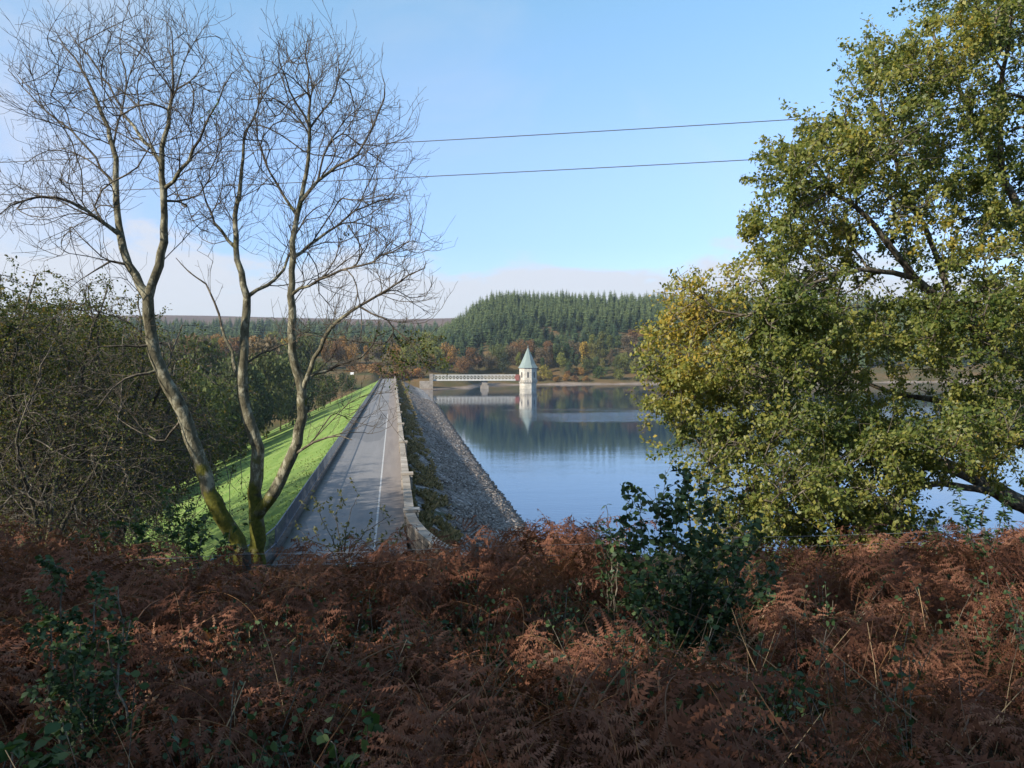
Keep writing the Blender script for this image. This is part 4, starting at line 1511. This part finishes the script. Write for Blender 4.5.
# trees at the toe of the grass slope
for i, (px_, Y, topy, c) in enumerate([
        (330, 330, 374, DG), (318, 300, 376, DG), (306, 280, 372, (0.05, 0.065, 0.025)), (292, 262, 374, DG), (280, 246, 378, OL), (266, 230, 368, DG), (252, 214, 380, DG), (240, 204, 370, (0.06, 0.065, 0.03)), (226, 196, 386, DG), (212, 186, 372, BR), (200, 176, 380, DG),
        (188, 168, 372, OL), (176, 158, 384, DG), (160, 150, 370, DG), (144, 142, 380, BR), (128, 136, 364, DG), (108, 130, 372, OL), (88, 124, 360, DG), (62, 118, 366, DG), (36, 112, 356, BR), (8, 108, 360, DG), (-30, 104, 352, DG),
        (342, 360, 372, (0.05, 0.06, 0.025)), (352, 385, 374, OL), (296, 310, 362, OL), (262, 280, 358, BR), (230, 250, 356, DG), (196, 226, 352, OL), (160, 200, 350, DG), (120, 180, 348, DG)]):
    x = U(px_) * Y
    zb = hz(x, Y)
    zp = 0.42 * (x - XL + 0.55)
    if x > -46:
        zb = max(zb, zp)
    if px_ > 190 and Y < 320:
        topy -= random.uniform(8, 26)
        c = random.choice([c, OL, (0.06, 0.075, 0.028), (0.085, 0.10, 0.035)])
    h = max(5.0, P(px_, topy, Y)[2] - zb)
    far_tree('round', 'valley_tree', px_, Y, h, c, '{c} leafy tree at the foot of the grass slope, {p}', 'dark trees at the foot of the grass slope', zb=zb, w_=min(1.15, max(0.7, 13.0 / h)))
# conifers on the left skyline
for i in range(36):
    px_ = 140 + i * 8.2 + random.uniform(-4, 4)
    Y = random.uniform(600, 720)
    x = U(px_) * Y
    o = obj('spruce_tree', cmesh[i % 4], None, (x, Y, hz(x, Y) - 0.3), random.uniform(0, 6))
    s_ = random.uniform(0.7, 1.15)
    o.scale = (s_ * 1.2, s_ * 1.2, s_ * (1.0 if i % 3 else 1.25))
    tag(o, 'distant spruce on the low skyline behind the bare trees', 'tree', 'spruces on the left skyline')

pv, pf, pt, pmi, nn = [], [], [], [], 0
for i in range(1500):
    px_ = random.uniform(-80, 462)
    Y = random.uniform(640, 1280)
    x = U(px_) * Y
    if noise.noise((x * 0.006, Y * 0.006, 11.0)) < -0.3:
        continue
    v, f, t, mi = cdata[random.randrange(4)]
    s_ = random.uniform(0.5, 0.95)
    pv.append(v * np.array((s_ * 1.5, s_ * 1.5, s_)) + np.array((x, Y, hz(x, Y) - 0.3)))
    pf.append(f + nn)
    pt.append(t)
    pmi.append(mi)
    nn += len(v)
o = obj('distant_wood', mesh('distant_wood', np.concatenate(pv), np.concatenate(pf), [M['conifer'], M['bark_wood']], np.concatenate(pt), mat_idx=np.concatenate(pmi)))
tag(o, 'far off wood below the moor at the left', kind='stuff')
for i in range(54):
    px_ = random.uniform(120, 440)
    Y = random.uniform(455, 640)
    if px_ > 330:
        Y = random.uniform(480, 650)
    kd = random.choice(['round', 'round', 'birch'])
    far_tree(kd, 'autumn_tree', px_, Y, random.uniform(12, 19), random.choice([OR, RU, BR, OL, OL, OL, DG, YG, YG, (0.05, 0.065, 0.025), (0.06, 0.08, 0.03)]), '{c} {k} tree in the valley beyond the grass slope, {p}', 'autumn trees beyond the grass slope')
for i in range(34):
    px_ = 520 + 190 * i / 34 + random.uniform(-3, 3)
    far_tree(random.choice(['round', 'birch', 'birch']), 'autumn_tree', px_, shoreY(px_, random.uniform(22, 62)), random.uniform(9, 16), random.choice([BR, OL, OL, YG, YG, (0.06, 0.085, 0.035), (0.09, 0.12, 0.05), (0.16, 0.15, 0.05)]), '{c} {k} tree on the far shore below the spruces, {p}', 'autumn trees along the far shore')

# small white sign at the far end
sg = P(352, 374, 425)
st = empty('road_sign', (sg[0], sg[1], hz(sg[0], sg[1])), 'small white sign at the far end of the grass slope', 'sign')
sb = MB()
zt = sg[2] - hz(sg[0], sg[1])
sb.box(-0.06, 0.06, -0.04, 0.04, -0.5, zt + 0.9)
sb.build('post', M['metal'], st)
sb = MB()
sb.box(-0.95, 0.95, -0.12, -0.05, zt - 0.8, zt + 0.9)
sb.build('panel', M['sign_white'], st)

# ------------------------------------------------------------------ overhead cables


def tube_path(pts, r, k=6):
    pts = np.array(pts, float)
    d = np.gradient(pts, axis=0)
    d = unit(d)
    a = unit(np.cross(d, np.array((0, 0, 1.0)) + 0 * d))
    b = np.cross(d, a)
    th = np.arange(k) * 2 * math.pi / k
    V = pts[:, None, :] + r * (np.cos(th)[None, :, None] * a[:, None, :] + np.sin(th)[None, :, None] * b[:, None, :])
    n_ = len(pts)
    i = np.arange(n_ - 1)[:, None] * k
    j = np.arange(k)
    f = np.stack([i + j, i + (j + 1) % k, i + k + (j + 1) % k, i + k + j], -1).reshape(-1, 4)
    return V.reshape(-1, 3), f


for lab, pa_, pb_, sag in (('upper of the two overhead cables crossing the blue sky', (-60, 165), (1090, 100), 0.10), ('lower of the two overhead cables crossing the blue sky', (-60, 197), (1090, 140), 0.10)):
    a_, b_ = P(*pa_, 27.0), P(*pb_, 17.5)
    pts = []
    for t in np.linspace(-0.6, 1.6, 80):
        q = a_ + (b_ - a_) * t
        q[2] -= sag * 4 * (0.25 - (t - 0.5) ** 2)
        pts.append(q)
    V, f = tube_path(pts, 0.012)
    tag(obj('overhead_cable', mesh('overhead_cable', V, f, M['cable'], smooth=True)), lab, 'cable', 'overhead cables across the sky')

# ------------------------------------------------------------------ fence in the bracken
YFc = 9.0
fx = [P(px_, 555, YFc)[0] for px_ in (-230, 10, 247, 474, 735, 985, 1230)]
fe = empty('wire_fence', (fx[2], YFc, hz(fx[2], YFc)), 'thin wire fence with weathered posts running through the bracken', 'fence')
FO = np.array((fx[2], YFc, hz(fx[2], YFc)))
for i, x in enumerate(fx):
    z0 = hz(x, YFc)
    zt = P(247, 551, YFc)[2] + random.uniform(-0.03, 0.05)
    sk_ = Skel()
    r_ = 0.05 if i != 5 else 0.018
    sk_.limb([(x, YFc, z0 - 0.3), (x + 0.01, YFc, z0 + 0.5), (x + random.uniform(-0.03, 0.03), YFc, zt)], r_, r_ * 0.9, -1, 0.3)
    (thick, thin), _, _ = sk_.tubes(tip=r_, thick=0.0, off=FO)
    V_, f_ = thick
    # flat cap
    nV = len(V_)
    V_ = np.concatenate([V_, [np.array(sk_.p[-1]) - FO + np.array((0, 0, 0.01))]])
    last = np.arange(nV - 10, nV)
    cap = np.stack([last, np.roll(last, -1), np.full(10, nV)], -1)
    obj('post', mesh('post', V_, [f_, cap], M['post_wood'], smooth=False), fe)
for zz in (P(247, 553, YFc)[2], P(247, 564, YFc)[2], P(247, 590, YFc)[2]):
    pts = []
    for xa, xb in zip(fx[:-1], fx[1:]):
        for t in np.linspace(0, 1, 9)[:-1]:
            pts.append((xa + (xb - xa) * t, YFc - 0.05, zz - 0.02 * 4 * t * (1 - t)))
    V, f = tube_path(np.array(pts) - FO, 0.0022, 4)
    obj('wire', mesh('wire', V, f, M['wire']), fe)


# ------------------------------------------------------------------ bracken
def frond(seed, L=0.95, npair=15):
    rg = np.random.default_rng(seed)
    V, T, Fc = [], [], []
    SV, SF = [], []
    stem = rg.uniform(0.35, 0.7)
    # rachis curve: stalk up then arching over
    nodes = []
    p = np.array((0.0, 0, 0))
    ang = R(84)
    bend = rg.uniform(0.5, 2.5)
    tot = stem + L
    m = 30
    side = rg.normal(0, 0.25)
    for k in range(m + 1):
        f = k / m
        nodes.append(p.copy())
        a = ang - bend * max(0, f - 0.2) ** 1.2 * 1.2
        yaw = side * f
        p = p + np.array((math.cos(a) * math.cos(yaw), math.cos(a) * math.sin(yaw), math.sin(a))) * tot / m
    nodes = np.array(nodes)
    tang = unit(np.gradient(nodes, axis=0))
    cum = np.linspace(0, tot, m + 1)

    def at(s):
        i = min(m - 1, int(s / tot * m))
        t = s / tot * m - i
        return nodes[i] * (1 - t) + nodes[i + 1] * t, tang[i]

    for k in range(npair):
        f = k / (npair - 1)
        s = stem + L * (0.02 + 0.97 * f ** 0.92)
        c, tg = at(min(s, tot - 1e-4))
        plen = 0.36 * L * (1 - f) ** 0.75 * (0.7 + 0.5 * min(1, f * 6)) + 0.02
        lat = unit(np.cross(tg, np.array((0, 0, 1.0))))
        nrm = np.cross(lat, tg)
        for sg_ in (-1, 1):
            if rg.random() < 0.16:
                continue
            droop = rg.uniform(0.1, 1.5)
            dirp = unit(lat * sg_ + tg * rg.uniform(0.25, 0.6) + nrm * rg.normal(0, 0.15))
            npn = max(3, int(plen / 0.018))
            q = c.copy()
            dd = dirp.copy()
            curl = rg.normal(0, 0.9)
            t0 = rg.random()
            for j in range(npn):
                g_ = j / npn
                dd = unit(dd + np.array((0, 0, -droop * 1.6 / npn)) + tg * curl / npn)
                q2 = q + dd * plen / npn
                sdv = unit(np.cross(dd, nrm))
                tw = rg.normal(0, 0.35)
                sdv = unit(sdv + nrm * tw)
                wl = 0.040 * L * (1 - g_) ** 0.6 * rg.uniform(0.7, 1.2) * (0.4 + 0.6 * (plen / (0.36 * L)))
                for s2 in (-1, 1):
                    i = len(V)
                    tip = (q + q2) * 0.5 + sdv * s2 * wl + dd * wl * 0.45 + np.array((0, 0, -wl * rg.uniform(0, 0.6)))
                    V.extend([q, tip, q2])
                    Fc.append((i, i + 1, i + 2))
                    tt_ = min(1, max(0, 0.6 * t0 + 0.4 * rg.random()))
                    T.extend([tt_] * 3)
                q = q2
    V = np.array(V)
    # rachis as a thin 3-sided tube
    rv, rf = tube_path(nodes + np.array((0, 0.0, 0)), 0.0035, 3)
    taper = np.repeat(np.linspace(1.2, 0.35, m + 1), 3)[:, None]
    cen = np.repeat(nodes, 3, 0)
    rv = cen + (rv - cen) * taper
    return V, np.array(Fc), np.array(T), rv, rf


fr_protos = [frond(100 + k, L=random.uniform(0.75, 1.05)) for k in range(16)]

# silhouette of the bracken in the photograph, as the sight line each clump's top reaches (px -> py)
SILX = [-100, 0, 50, 90, 130, 200, 250, 300, 340, 400, 450, 500, 530, 560, 600, 640, 700, 760, 830, 870, 910, 950, 990, 1030, 1150]
SILY = [545, 546, 548, 562, 585, 590, 585, 564, 556, 562, 560, 552, 540, 528, 532, 548, 585, 575, 560, 548, 530, 528, 540, 540, 540]

inst = []
tries = 0
while len(inst) < 3700 and tries < 40000:
    tries += 1
    Y = 1.7 + (13.0 - 1.7) * random.random() ** 0.8
    u = random.uniform(U(-240), U(1330))
    x = u * Y
    # clumpiness
    c = noise.noise((x * 0.55, Y * 0.55, 3.3))
    if c < -0.22 and random.random() < 0.8:
        continue
    z = hz(x, Y)
    px_, _ = to_px((x, Y, z + 0.8))
    h = (0.8 + 1.1 * c) * random.uniform(0.5, 1.25)
    # cap by the sight line
    ymin = np.interp(px_, SILX, SILY) + random.uniform(-26, 18)
    if 608 < px_ < 790:
        ymin = max(ymin, 655 if Y < 6.4 else 590)
    if 35 < px_ < 150 and Y < 4.2:
        ymin = max(ymin, 660)
    if Y < 6:
        ymin = max(ymin, 560 + 52 * (6 - Y))
    ztop = P(px_, ymin, Y)[2]
    hmax = ztop - z
    if hmax < 0.2:
        continue
    if Y > 7:
        h = max(h, hmax * random.uniform(0.5, 1.0))
    h = min(h, hmax, 1.75)
    inst.append((x, Y, z, h, c))
bv, bf, bt_, rv_, rf_, rt_ = [], [], [], [], [], []
nb = nr_ = 0
for (x, Y, z, h, c) in inst:
    V, f, t, rv, rf = fr_protos[random.randrange(len(fr_protos))]
    s_ = h / max(0.3, max(V[:, 2].max(), rv[:, 2].max()))
    s_ = min(max(s_, 0.45), 1.5)
    if h < 0.3 * Y ** 0.3 and random.random() < 0.3:
        continue
    a = random.uniform(0, 6.28)
    tl = random.gauss(0, 0.38)
    Rz = np.array(((math.cos(a), -math.sin(a), 0), (math.sin(a), math.cos(a), 0), (0, 0, 1)))
    Rx = np.array(((1, 0, 0), (0, math.cos(tl), -math.sin(tl)), (0, math.sin(tl), math.cos(tl))))
    Mx = Rz @ Rx
    zm = max(0.25, (V @ Mx.T)[:, 2].max())
    s_ = min(1.6, max(0.5, h / zm))
    Mx = Mx * s_
    # shift so the frond's base sits in the ground (sunk when shorter than its stalk)
    off = np.array((x, Y, z - 0.03 + min(0.0, h - zm * s_)))
    bv.append(V @ Mx.T + off)
    bf.append(f + nb)
    bt_.append(np.clip(t * 0.45 + 0.6 * random.random() ** 1.3 - 0.08 + 0.15 * c, 0, 1))
    nb += len(V)
    rv_.append(rv @ Mx.T + off)
    rf_.append(rf + nr_)
    rt_.append(np.full(len(rv), random.random() * 0.5))
    nr_ += len(rv)
V1 = np.concatenate(bv)
F1 = np.concatenate(bf)
print('bracken', len(inst), len(F1))
V2 = np.concatenate(rv_)
F2 = np.concatenate(rf_) + len(V1)
o = obj('bracken', mesh('bracken', np.concatenate([V1, V2]), [F1, F2], [M['bracken'], M['stalk']], np.concatenate(bt_ + rt_),
                        mat_idx=np.concatenate([np.zeros(len(F1), int), np.ones(len(F2), int)])))
tag(o, 'dead red brown bracken covering the foreground bank', kind='stuff')

# bare tan stalks standing and leaning in the bracken
sv, sf, stt, nn = [], [], [], 0


def stalk(x, Y, h, dx_, dy_, r=0.005):
    global nn
    z = hz(x, Y)
    pts = [(x + dx_ * t + 0.02 * math.sin(5 * t + x * 9), Y + dy_ * t, z + h * t * (1 - 0.12 * t)) for t in np.linspace(0, 1, 7)]
    V, f = tube_path(pts, r, 4)
    cen = np.repeat(np.array(pts), 4, 0)
    V = cen + (V - cen) * np.repeat(np.linspace(1.2, 0.5, 7), 4)[:, None]
    sv.append(V)
    sf.append(f + nn)
    stt.append(np.full(len(V), random.random()))
    nn += len(V)


for px_, py0, px2, py2, Y in ((360, 768, 412, 690, 3.2), (440, 760, 505, 660, 3.4), (452, 765, 520, 668, 3.3), (300, 700, 410, 640, 3.9), (665, 760, 660, 672, 3.0), (735, 760, 745, 690, 3.1), (720, 768, 710, 705, 2.9), (770, 768, 760, 716, 2.8),
                              (545, 768, 600, 665, 3.1), (560, 760, 640, 650, 3.4), (880, 768, 876, 690, 2.9), (905, 760, 880, 670, 3.2), (985, 600, 985, 690, 6.5), (950, 760, 985, 690, 3.0), (120, 640, 160, 600, 4.5), (400, 768, 470, 695, 3.0), (820, 700, 850, 640, 4.2)):
    a_, b_ = P(px_, py0, Y), P(px2, py2, Y + 0.5)
    if b_[2] < a_[2]:
        a_, b_ = b_, a_
    pts = [a_ + (b_ - a_) * t + np.array((0.012 * math.sin(6 * t), 0, 0.03 * math.sin(3.1 * t))) for t in np.linspace(-0.6, 1, 9)]
    V, f = tube_path(pts, 0.0045, 4)
    sv.append(V)
    sf.append(f + nn)
    stt.append(np.full(len(V), random.uniform(0.0, 0.6)))
    nn += len(V)
for _ in range(900):
    Y = 2.0 + 9 * random.random() ** 1.2
    x = random.uniform(U(-20), U(1050)) * Y
    stalk(x, Y, random.uniform(0.4, 1.0), random.gauss(0, 0.45), random.gauss(0, 0.35), random.choice((0.0012, 0.0018, 0.0018, 0.003, 0.0045)))
o = obj('dead_stalks', mesh('dead_stalks', np.concatenate(sv), np.concatenate(sf), M['stalk'], np.concatenate(stt), smooth=True))
tag(o, 'bare tan stalks standing and leaning in the bracken', kind='stuff')

# grass in the gaps and low green leaves
gv, gf_, gt, nn2 = [], [], [], 0
gp = []
for _ in range(9000):
    Y = 1.8 + 10 * random.random()
    px_ = random.uniform(-40, 1064)
    x = U(px_) * Y
    k = noise.noise((x * 0.8 + 4, Y * 0.8, 8.0))
    dens = 0.25 + 0.9 * k
    if 590 < px_ < 760 and 4.0 < Y < 6.5:
        dens = 1
    if random.random() > dens:
        continue
    gp.append((x, Y, hz(x, Y)))
gp = np.array(gp)
n_ = len(gp)
hgt = rng.uniform(0.18, 0.5, n_)
aa = rng.uniform(0, 6.28, n_)
ln = rng.uniform(0.1, 0.5, n_)
d2 = np.stack([np.cos(aa), np.sin(aa), np.zeros(n_)], -1)
s2 = np.stack([-np.sin(aa), np.cos(aa), np.zeros(n_)], -1) * 0.004
mid = gp + d2 * (ln * hgt * 0.35)[:, None] + np.array((0, 0, 1)) * (hgt * 0.6)[:, None]
tipp = gp + d2 * (ln * hgt * 1.2)[:, None] + np.array((0, 0, 1)) * hgt[:, None]
V = np.stack([gp - s2, gp + s2, mid + s2 * 0.8, tipp, mid - s2 * 0.8], 1).reshape(-1, 3)
f = np.arange(n_ * 5).reshape(n_, 5)
tag(obj('rough_grass', mesh('rough_grass', V, f, M['grass_blade'], np.repeat(rng.random(n_), 5))), 'rough grass in the gaps of the bracken', kind='stuff')

bp_, sv, sf, nn = [], [], [], 0
ncl = 0
while ncl < 400:
    Y = 2.6 + 8.5 * random.random()
    px_ = random.uniform(-40, 1064)
    x = U(px_) * Y
    k = noise.noise((x * 0.5 + 14, Y * 0.5, 2.0))
    if k < 0.0 and not (px_ < 260 and random.random() < 0.4) and not (150 < px_ < 520 and 4 < Y < 8 and random.random() < 0.5):
        continue
    ncl += 1
    z0 = hz(x, Y)
    for q in range(random.randint(2, 5)):
        L = random.uniform(0.4, 1.05)
        a = random.uniform(0, 6.28)
        ln_ = random.uniform(0.1, 0.5)
        pts = [np.array((x + math.cos(a) * ln_ * t * L, Y + math.sin(a) * ln_ * t * L, z0 + L * (t - 0.25 * t * t) * 1.15)) for t in np.linspace(0, 1, 8)]
        V, f = tube_path(pts, 0.0022, 3)
        sv.append(V)
        sf.append(f + nn)
        nn += len(V)
        for p_ in pts[2:]:
            for _ in range(random.randint(1, 4)):
                bp_.append(p_ + rng.normal(0, 0.025, 3))
V, f, t = leaves(np.array(bp_), 0.034, 0.7, 0.3, sides=6, flat=0.25)
Vs = np.concatenate(sv)
Fs_ = np.concatenate(sf) + len(V)
tag(obj('bramble_growth', mesh('bramble_growth', np.concatenate([V, Vs]), [f, Fs_], [M['leaf_dark'], M['twig_wood']], np.concatenate([t, np.full(len(Vs), 0.5)]), mat_idx=np.concatenate([np.zeros(len(f), int), np.ones(len(Fs_), int)]))), 'low green bramble sprays among the bracken', kind='stuff')

# tufts on the bank beside the railing
NB = 15000
by_ = 38 + 190 * rng.random(NB) ** 1.8
bx_ = XL - 0.45 - 26 * rng.random(NB) ** 2.2
kk_ = np.array([noise.noise((a_ * 0.5, b_ * 0.25, 4.4)) for a_, b_ in zip(bx_, by_)])
sel_ = (rng.random(NB) < 0.35 + 0.9 * kk_) | (bx_ > XL - 0.9)
bx_, by_ = bx_[sel_], by_[sel_]
n_ = len(bx_)
gpt = np.stack([bx_, by_, 0.42 * (bx_ - (XL - 0.55)) - 0.03], -1)
hh = rng.uniform(0.05, 0.15, n_) * np.where(bx_ > XL - 0.9, 1.7, 1.0)
aa = rng.uniform(0, 6.28, n_)
d2 = np.stack([np.cos(aa), np.sin(aa), np.zeros(n_)], -1)
s2 = np.stack([-np.sin(aa), np.cos(aa), np.zeros(n_)], -1) * 0.05
V = np.stack([gpt - s2, gpt + s2, gpt + d2 * 0.1 + s2 * 0.4 + np.array((0, 0, 1)) * hh[:, None], gpt + d2 * 0.14 - s2 * 0.6 + np.array((0, 0, 0.8)) * hh[:, None]], 1).reshape(-1, 3)
f = np.arange(n_ * 4).reshape(n_, 4)
tag(obj('bank_grass', mesh('bank_grass', V, f, M['bank_blade'], np.repeat(rng.random(n_), 4))), 'tufts of grass on the dam bank beside the railing', kind='stuff')

# heath strip along the water side of the parapet
hp = []
for _ in range(22000):
    y = 44 + (420 - 44) * random.random() ** 1.7
    x0_ = 1.2 + 3.0 * random.random() ** 1.3
    k = noise.noise((x0_ * 0.8, y * 0.25, 1.0))
    if k < -0.3 + 0.35 * (x0_ - 1.2) / 3:
        continue
    x = xup(x0_, y)
    hp.append((x, y, float(np.interp(x0_, pxs, pzs))))
hp = np.array(hp)
n_ = len(hp)
hh = rng.uniform(0.12, 0.38, n_)
aa = rng.uniform(0, 6.28, n_)
d2 = np.stack([np.cos(aa), np.sin(aa), np.zeros(n_)], -1)
s2 = np.stack([-np.sin(aa), np.cos(aa), np.zeros(n_)], -1) * 0.09
V = np.stack([hp - s2, hp + s2, hp + d2 * 0.22 + s2 * 0.5 + np.array((0, 0, 1)) * hh[:, None], hp + d2 * 0.3 - s2 * 0.6 + np.array((0, 0, 0.8)) * hh[:, None]], 1).reshape(-1, 3)
f = np.arange(n_ * 4).reshape(n_, 4)
tag(obj('heath_strip', mesh('heath_strip', V, f, M['heath'], np.repeat(rng.random(n_), 4))), 'dark heath and moss along the water side of the parapet', kind='stuff')

# loose stones of the pitching
cube = np.array([(x, y, z) for z in (-1, 1) for y in (-1, 1) for x in (-1, 1)], float)
cf = np.array([(0, 2, 3, 1), (4, 5, 7, 6), (0, 1, 5, 4), (2, 6, 7, 3), (0, 4, 6, 2), (1, 3, 7, 5)])
NS = 34000
yy_ = 40 + 260 * rng.random(NS) ** 2.0
xx0 = 3.4 + 9.0 * rng.random(NS) ** 0.5
kk_ = 1 + 0.28 * ss(60, 320, yy_)
cen = np.stack([1.15 + (xx0 - 1.15) * kk_, yy_, np.interp(xx0, pxs, pzs)], -1)
siz = rng.uniform(0.05, 0.15, NS) * np.where(xx0 > 9.3, 1.3, 1.0)
V = cube[None] * rng.uniform(0.55, 1.15, (NS, 8, 3)) * siz[:, None, None] * rng.uniform(0.6, 1.3, (NS, 1, 3))
a_ = rng.uniform(0, 6.28, NS)
ca, sa = np.cos(a_)[:, None], np.sin(a_)[:, None]
V = np.stack([V[..., 0] * ca - V[..., 1] * sa, V[..., 0] * sa + V[..., 1] * ca, V[..., 2] * 0.7 + V[..., 0] * 0.3], -1) + cen[:, None]
f = (np.arange(NS)[:, None, None] * 8 + cf[None]).reshape(-1, 4)
tag(obj('loose_stones', mesh('loose_stones', V.reshape(-1, 3), f, M['rubble'], np.repeat(rng.random(NS), 8))), 'loose grey stones lying on the upstream face', kind='stuff')

# ------------------------------------------------------------------ shrubs


def shrub(name, label, base_px, Y, stems, leafL, mat, leafn, W=0.7, side_tw=0.6, twig_l=(0.1, 0.3), r0=0.012, flat=0.4, sides=6, leaf_from=0.25, twigmat='twig_wood'):
    sk_ = Skel()
    b = P(*base_px, Y)
    b[2] = hz(b[0], Y)
    i0 = sk_.add(b - np.array((0, 0, 0.1)), -1, r0 * 1.5)
    for pts, dy in stems:
        q = [b + rng.normal(0, 0.03, 3)] + [P(x, y, Y + dy * (k + 1) / len(pts)) for k, (x, y) in enumerate(pts)]
        sk_.limb([sk_.p[i0]] + q[1:], r0, 0.0025, i0, 0.06, wob=0.006)
    n1 = len(sk_.p)
    sk_.twigs(side_tw, *twig_l, 3, 0.8, 0.15, 1.0, start=int(1))
    (thick, thin), rad, kids = sk_.tubes(tip=0.002, thick=0.0, off=b)
    A_ = np.array(sk_.p)
    ztop = A_[:, 2].max()
    wt = np.where(np.arange(len(A_)) >= n1, 1.0, 0.35) * (((A_[:, 2] - b[2]) / (ztop - b[2])) > leaf_from)
    C_ = A_[rng.choice(len(A_), leafn, p=wt / wt.sum())] + rng.normal(0, 0.012, (leafn, 3))
    V_, f_, t_ = leaves(C_ - b, leafL, W, 0.35, sides=sides, flat=flat)
    r = empty(name, tuple(b), label, 'shrub')
    obj('stems', mesh('stems', thick[0], thick[1], M[twigmat], smooth=True), r)
    obj('leaves', mesh('leaves', V_, f_, M[mat], t_), r)
    return r


shrub('dark_shrub', 'dark green broad leaved shrub rising from the bracken against the water', (690, 640), 6.3,
      [([(672, 590), (660, 540), (664, 495), (668, 488)], 0.2), ([(690, 580), (690, 520), (688, 482)], -0.2), ([(705, 590), (716, 540), (722, 500)], 0.3), ([(640, 590), (642, 540), (640, 498)], -0.1),
       ([(730, 600), (742, 560), (748, 535)], 0.3), ([(655, 600), (672, 550), (680, 512)], -0.4), ([(700, 600), (705, 555), (700, 510)], 0.5), ([(660, 610), (648, 580), (655, 555)], -0.5), ([(735, 610), (765, 590), (778, 570)], 0.0), ([(680, 600), (700, 570), (735, 545)], -0.5), ([(650, 600), (630, 560), (622, 520)], 0.2), ([(700, 610), (735, 570), (760, 545)], -0.2), ([(665, 620), (640, 610), (625, 590)], -0.4), ([(720, 620), (750, 615), (775, 600)], -0.4), ([(690, 600), (676, 540), (652, 500)], 0.3), ([(700, 600), (712, 530), (705, 488)], 0.1)],
      0.056, 'leaf_dark', 4600, 0.78, 0.9, (0.08, 0.3), flat=0.45, leaf_from=0.08)
shrub('ash_sapling', 'thin dark sapling with paired leaflets left of the broad leaved shrub', (612, 600), 7.0,
      [([(612, 560), (610, 530), (606, 505)], 0.1), ([(618, 555), (624, 525), (632, 508)], -0.1), ([(605, 560), (598, 535), (600, 515)], 0.2)], 0.07, 'leaf_dark', 260, 0.35, 0.5, (0.08, 0.2), flat=0.6)
shrub('ash_sapling', 'feathery green sapling behind the bracken at the right edge', (985, 600), 7.5,
      [([(975, 560), (965, 520), (960, 500)], 0.1), ([(990, 560), (1000, 525), (1005, 500)], -0.1), ([(985, 560), (982, 530), (985, 505)], 0.2), ([(1010, 570), (1030, 540), (1040, 520)], 0.2), ([(960, 580), (945, 550), (935, 520)], 0.0)], 0.075, 'leaf_dark', 900, 0.35, 0.6, (0.1, 0.25), flat=0.6)
shrub('leafy_sapling', 'upright dark green sapling with small leaves at the lower left', (95, 800), 3.6,
      [([(70, 700), (62, 620), (66, 570)], 0.1), ([(115, 700), (122, 640), (118, 585)], 0.1), ([(90, 700), (92, 640), (100, 575)], 0.2), ([(55, 720), (50, 660), (48, 610)], -0.1), ([(130, 730), (118, 690), (108, 640)], -0.1), ([(80, 720), (75, 680), (80, 640)], -0.2)],
      0.03, 'leaf_dark', 3400, 0.6, 0.8, (0.06, 0.2), flat=0.5, leaf_from=0.05)
shrub('sallow_bush', 'thin pale leaved bush in front of the near end of the road', (345, 575), 15.0,
      [([(345, 540), (350, 515), (358, 495)], 0.2), ([(335, 545), (322, 520), (318, 508)], -0.2), ([(355, 545), (375, 525), (392, 515)], 0.2), ([(340, 540), (336, 515), (345, 500)], 0.3), ([(360, 550), (385, 540), (405, 535)], 0), ([(330, 550), (310, 540), (300, 530)], 0)],
      0.075, 'leaf_pale', 420, 0.5, 0.35, (0.15, 0.5), r0=0.018, flat=0.1)
shrub('elder_bush', 'fresh green bush below the leaning bare tree', (190, 590), 12.0,
      [([(150, 550), (140, 530), (135, 515)], 0.3), ([(175, 550), (170, 525), (168, 505)], 0.2), ([(200, 550), (205, 530), (205, 515)], 0.2), ([(220, 560), (228, 545), (230, 530)], 0.1), ([(160, 560), (120, 548), (105, 538)], 0.1), ([(185, 560), (190, 540), (185, 520)], 0.5), ([(130, 565), (90, 558), (75, 548)], 0.0)],
      0.08, 'leaf_green', 1300, 0.55, 0.6, (0.15, 0.45), r0=0.018, flat=0.4)
shrub('bramble_bush', 'low bright green bramble at the very bottom left', (20, 790), 3.0,
      [([(5, 760), (-10, 740)], 0.1), ([(25, 765), (40, 745)], 0.1), ([(15, 770), (10, 745)], -0.1), ([(40, 775), (70, 760)], 0)], 0.06, 'leaf_green', 120, 0.75, 0.5, (0.05, 0.15), flat=0.5)
shrub('bramble_bush', 'low bright green bramble at the bottom beside the tan stalks', (345, 800), 3.0,
      [([(340, 770), (335, 745)], 0.1), ([(355, 770), (365, 750)], 0.1), ([(330, 775), (310, 760)], -0.1)], 0.06, 'leaf_green', 90, 0.75, 0.5, (0.05, 0.15), flat=0.5)
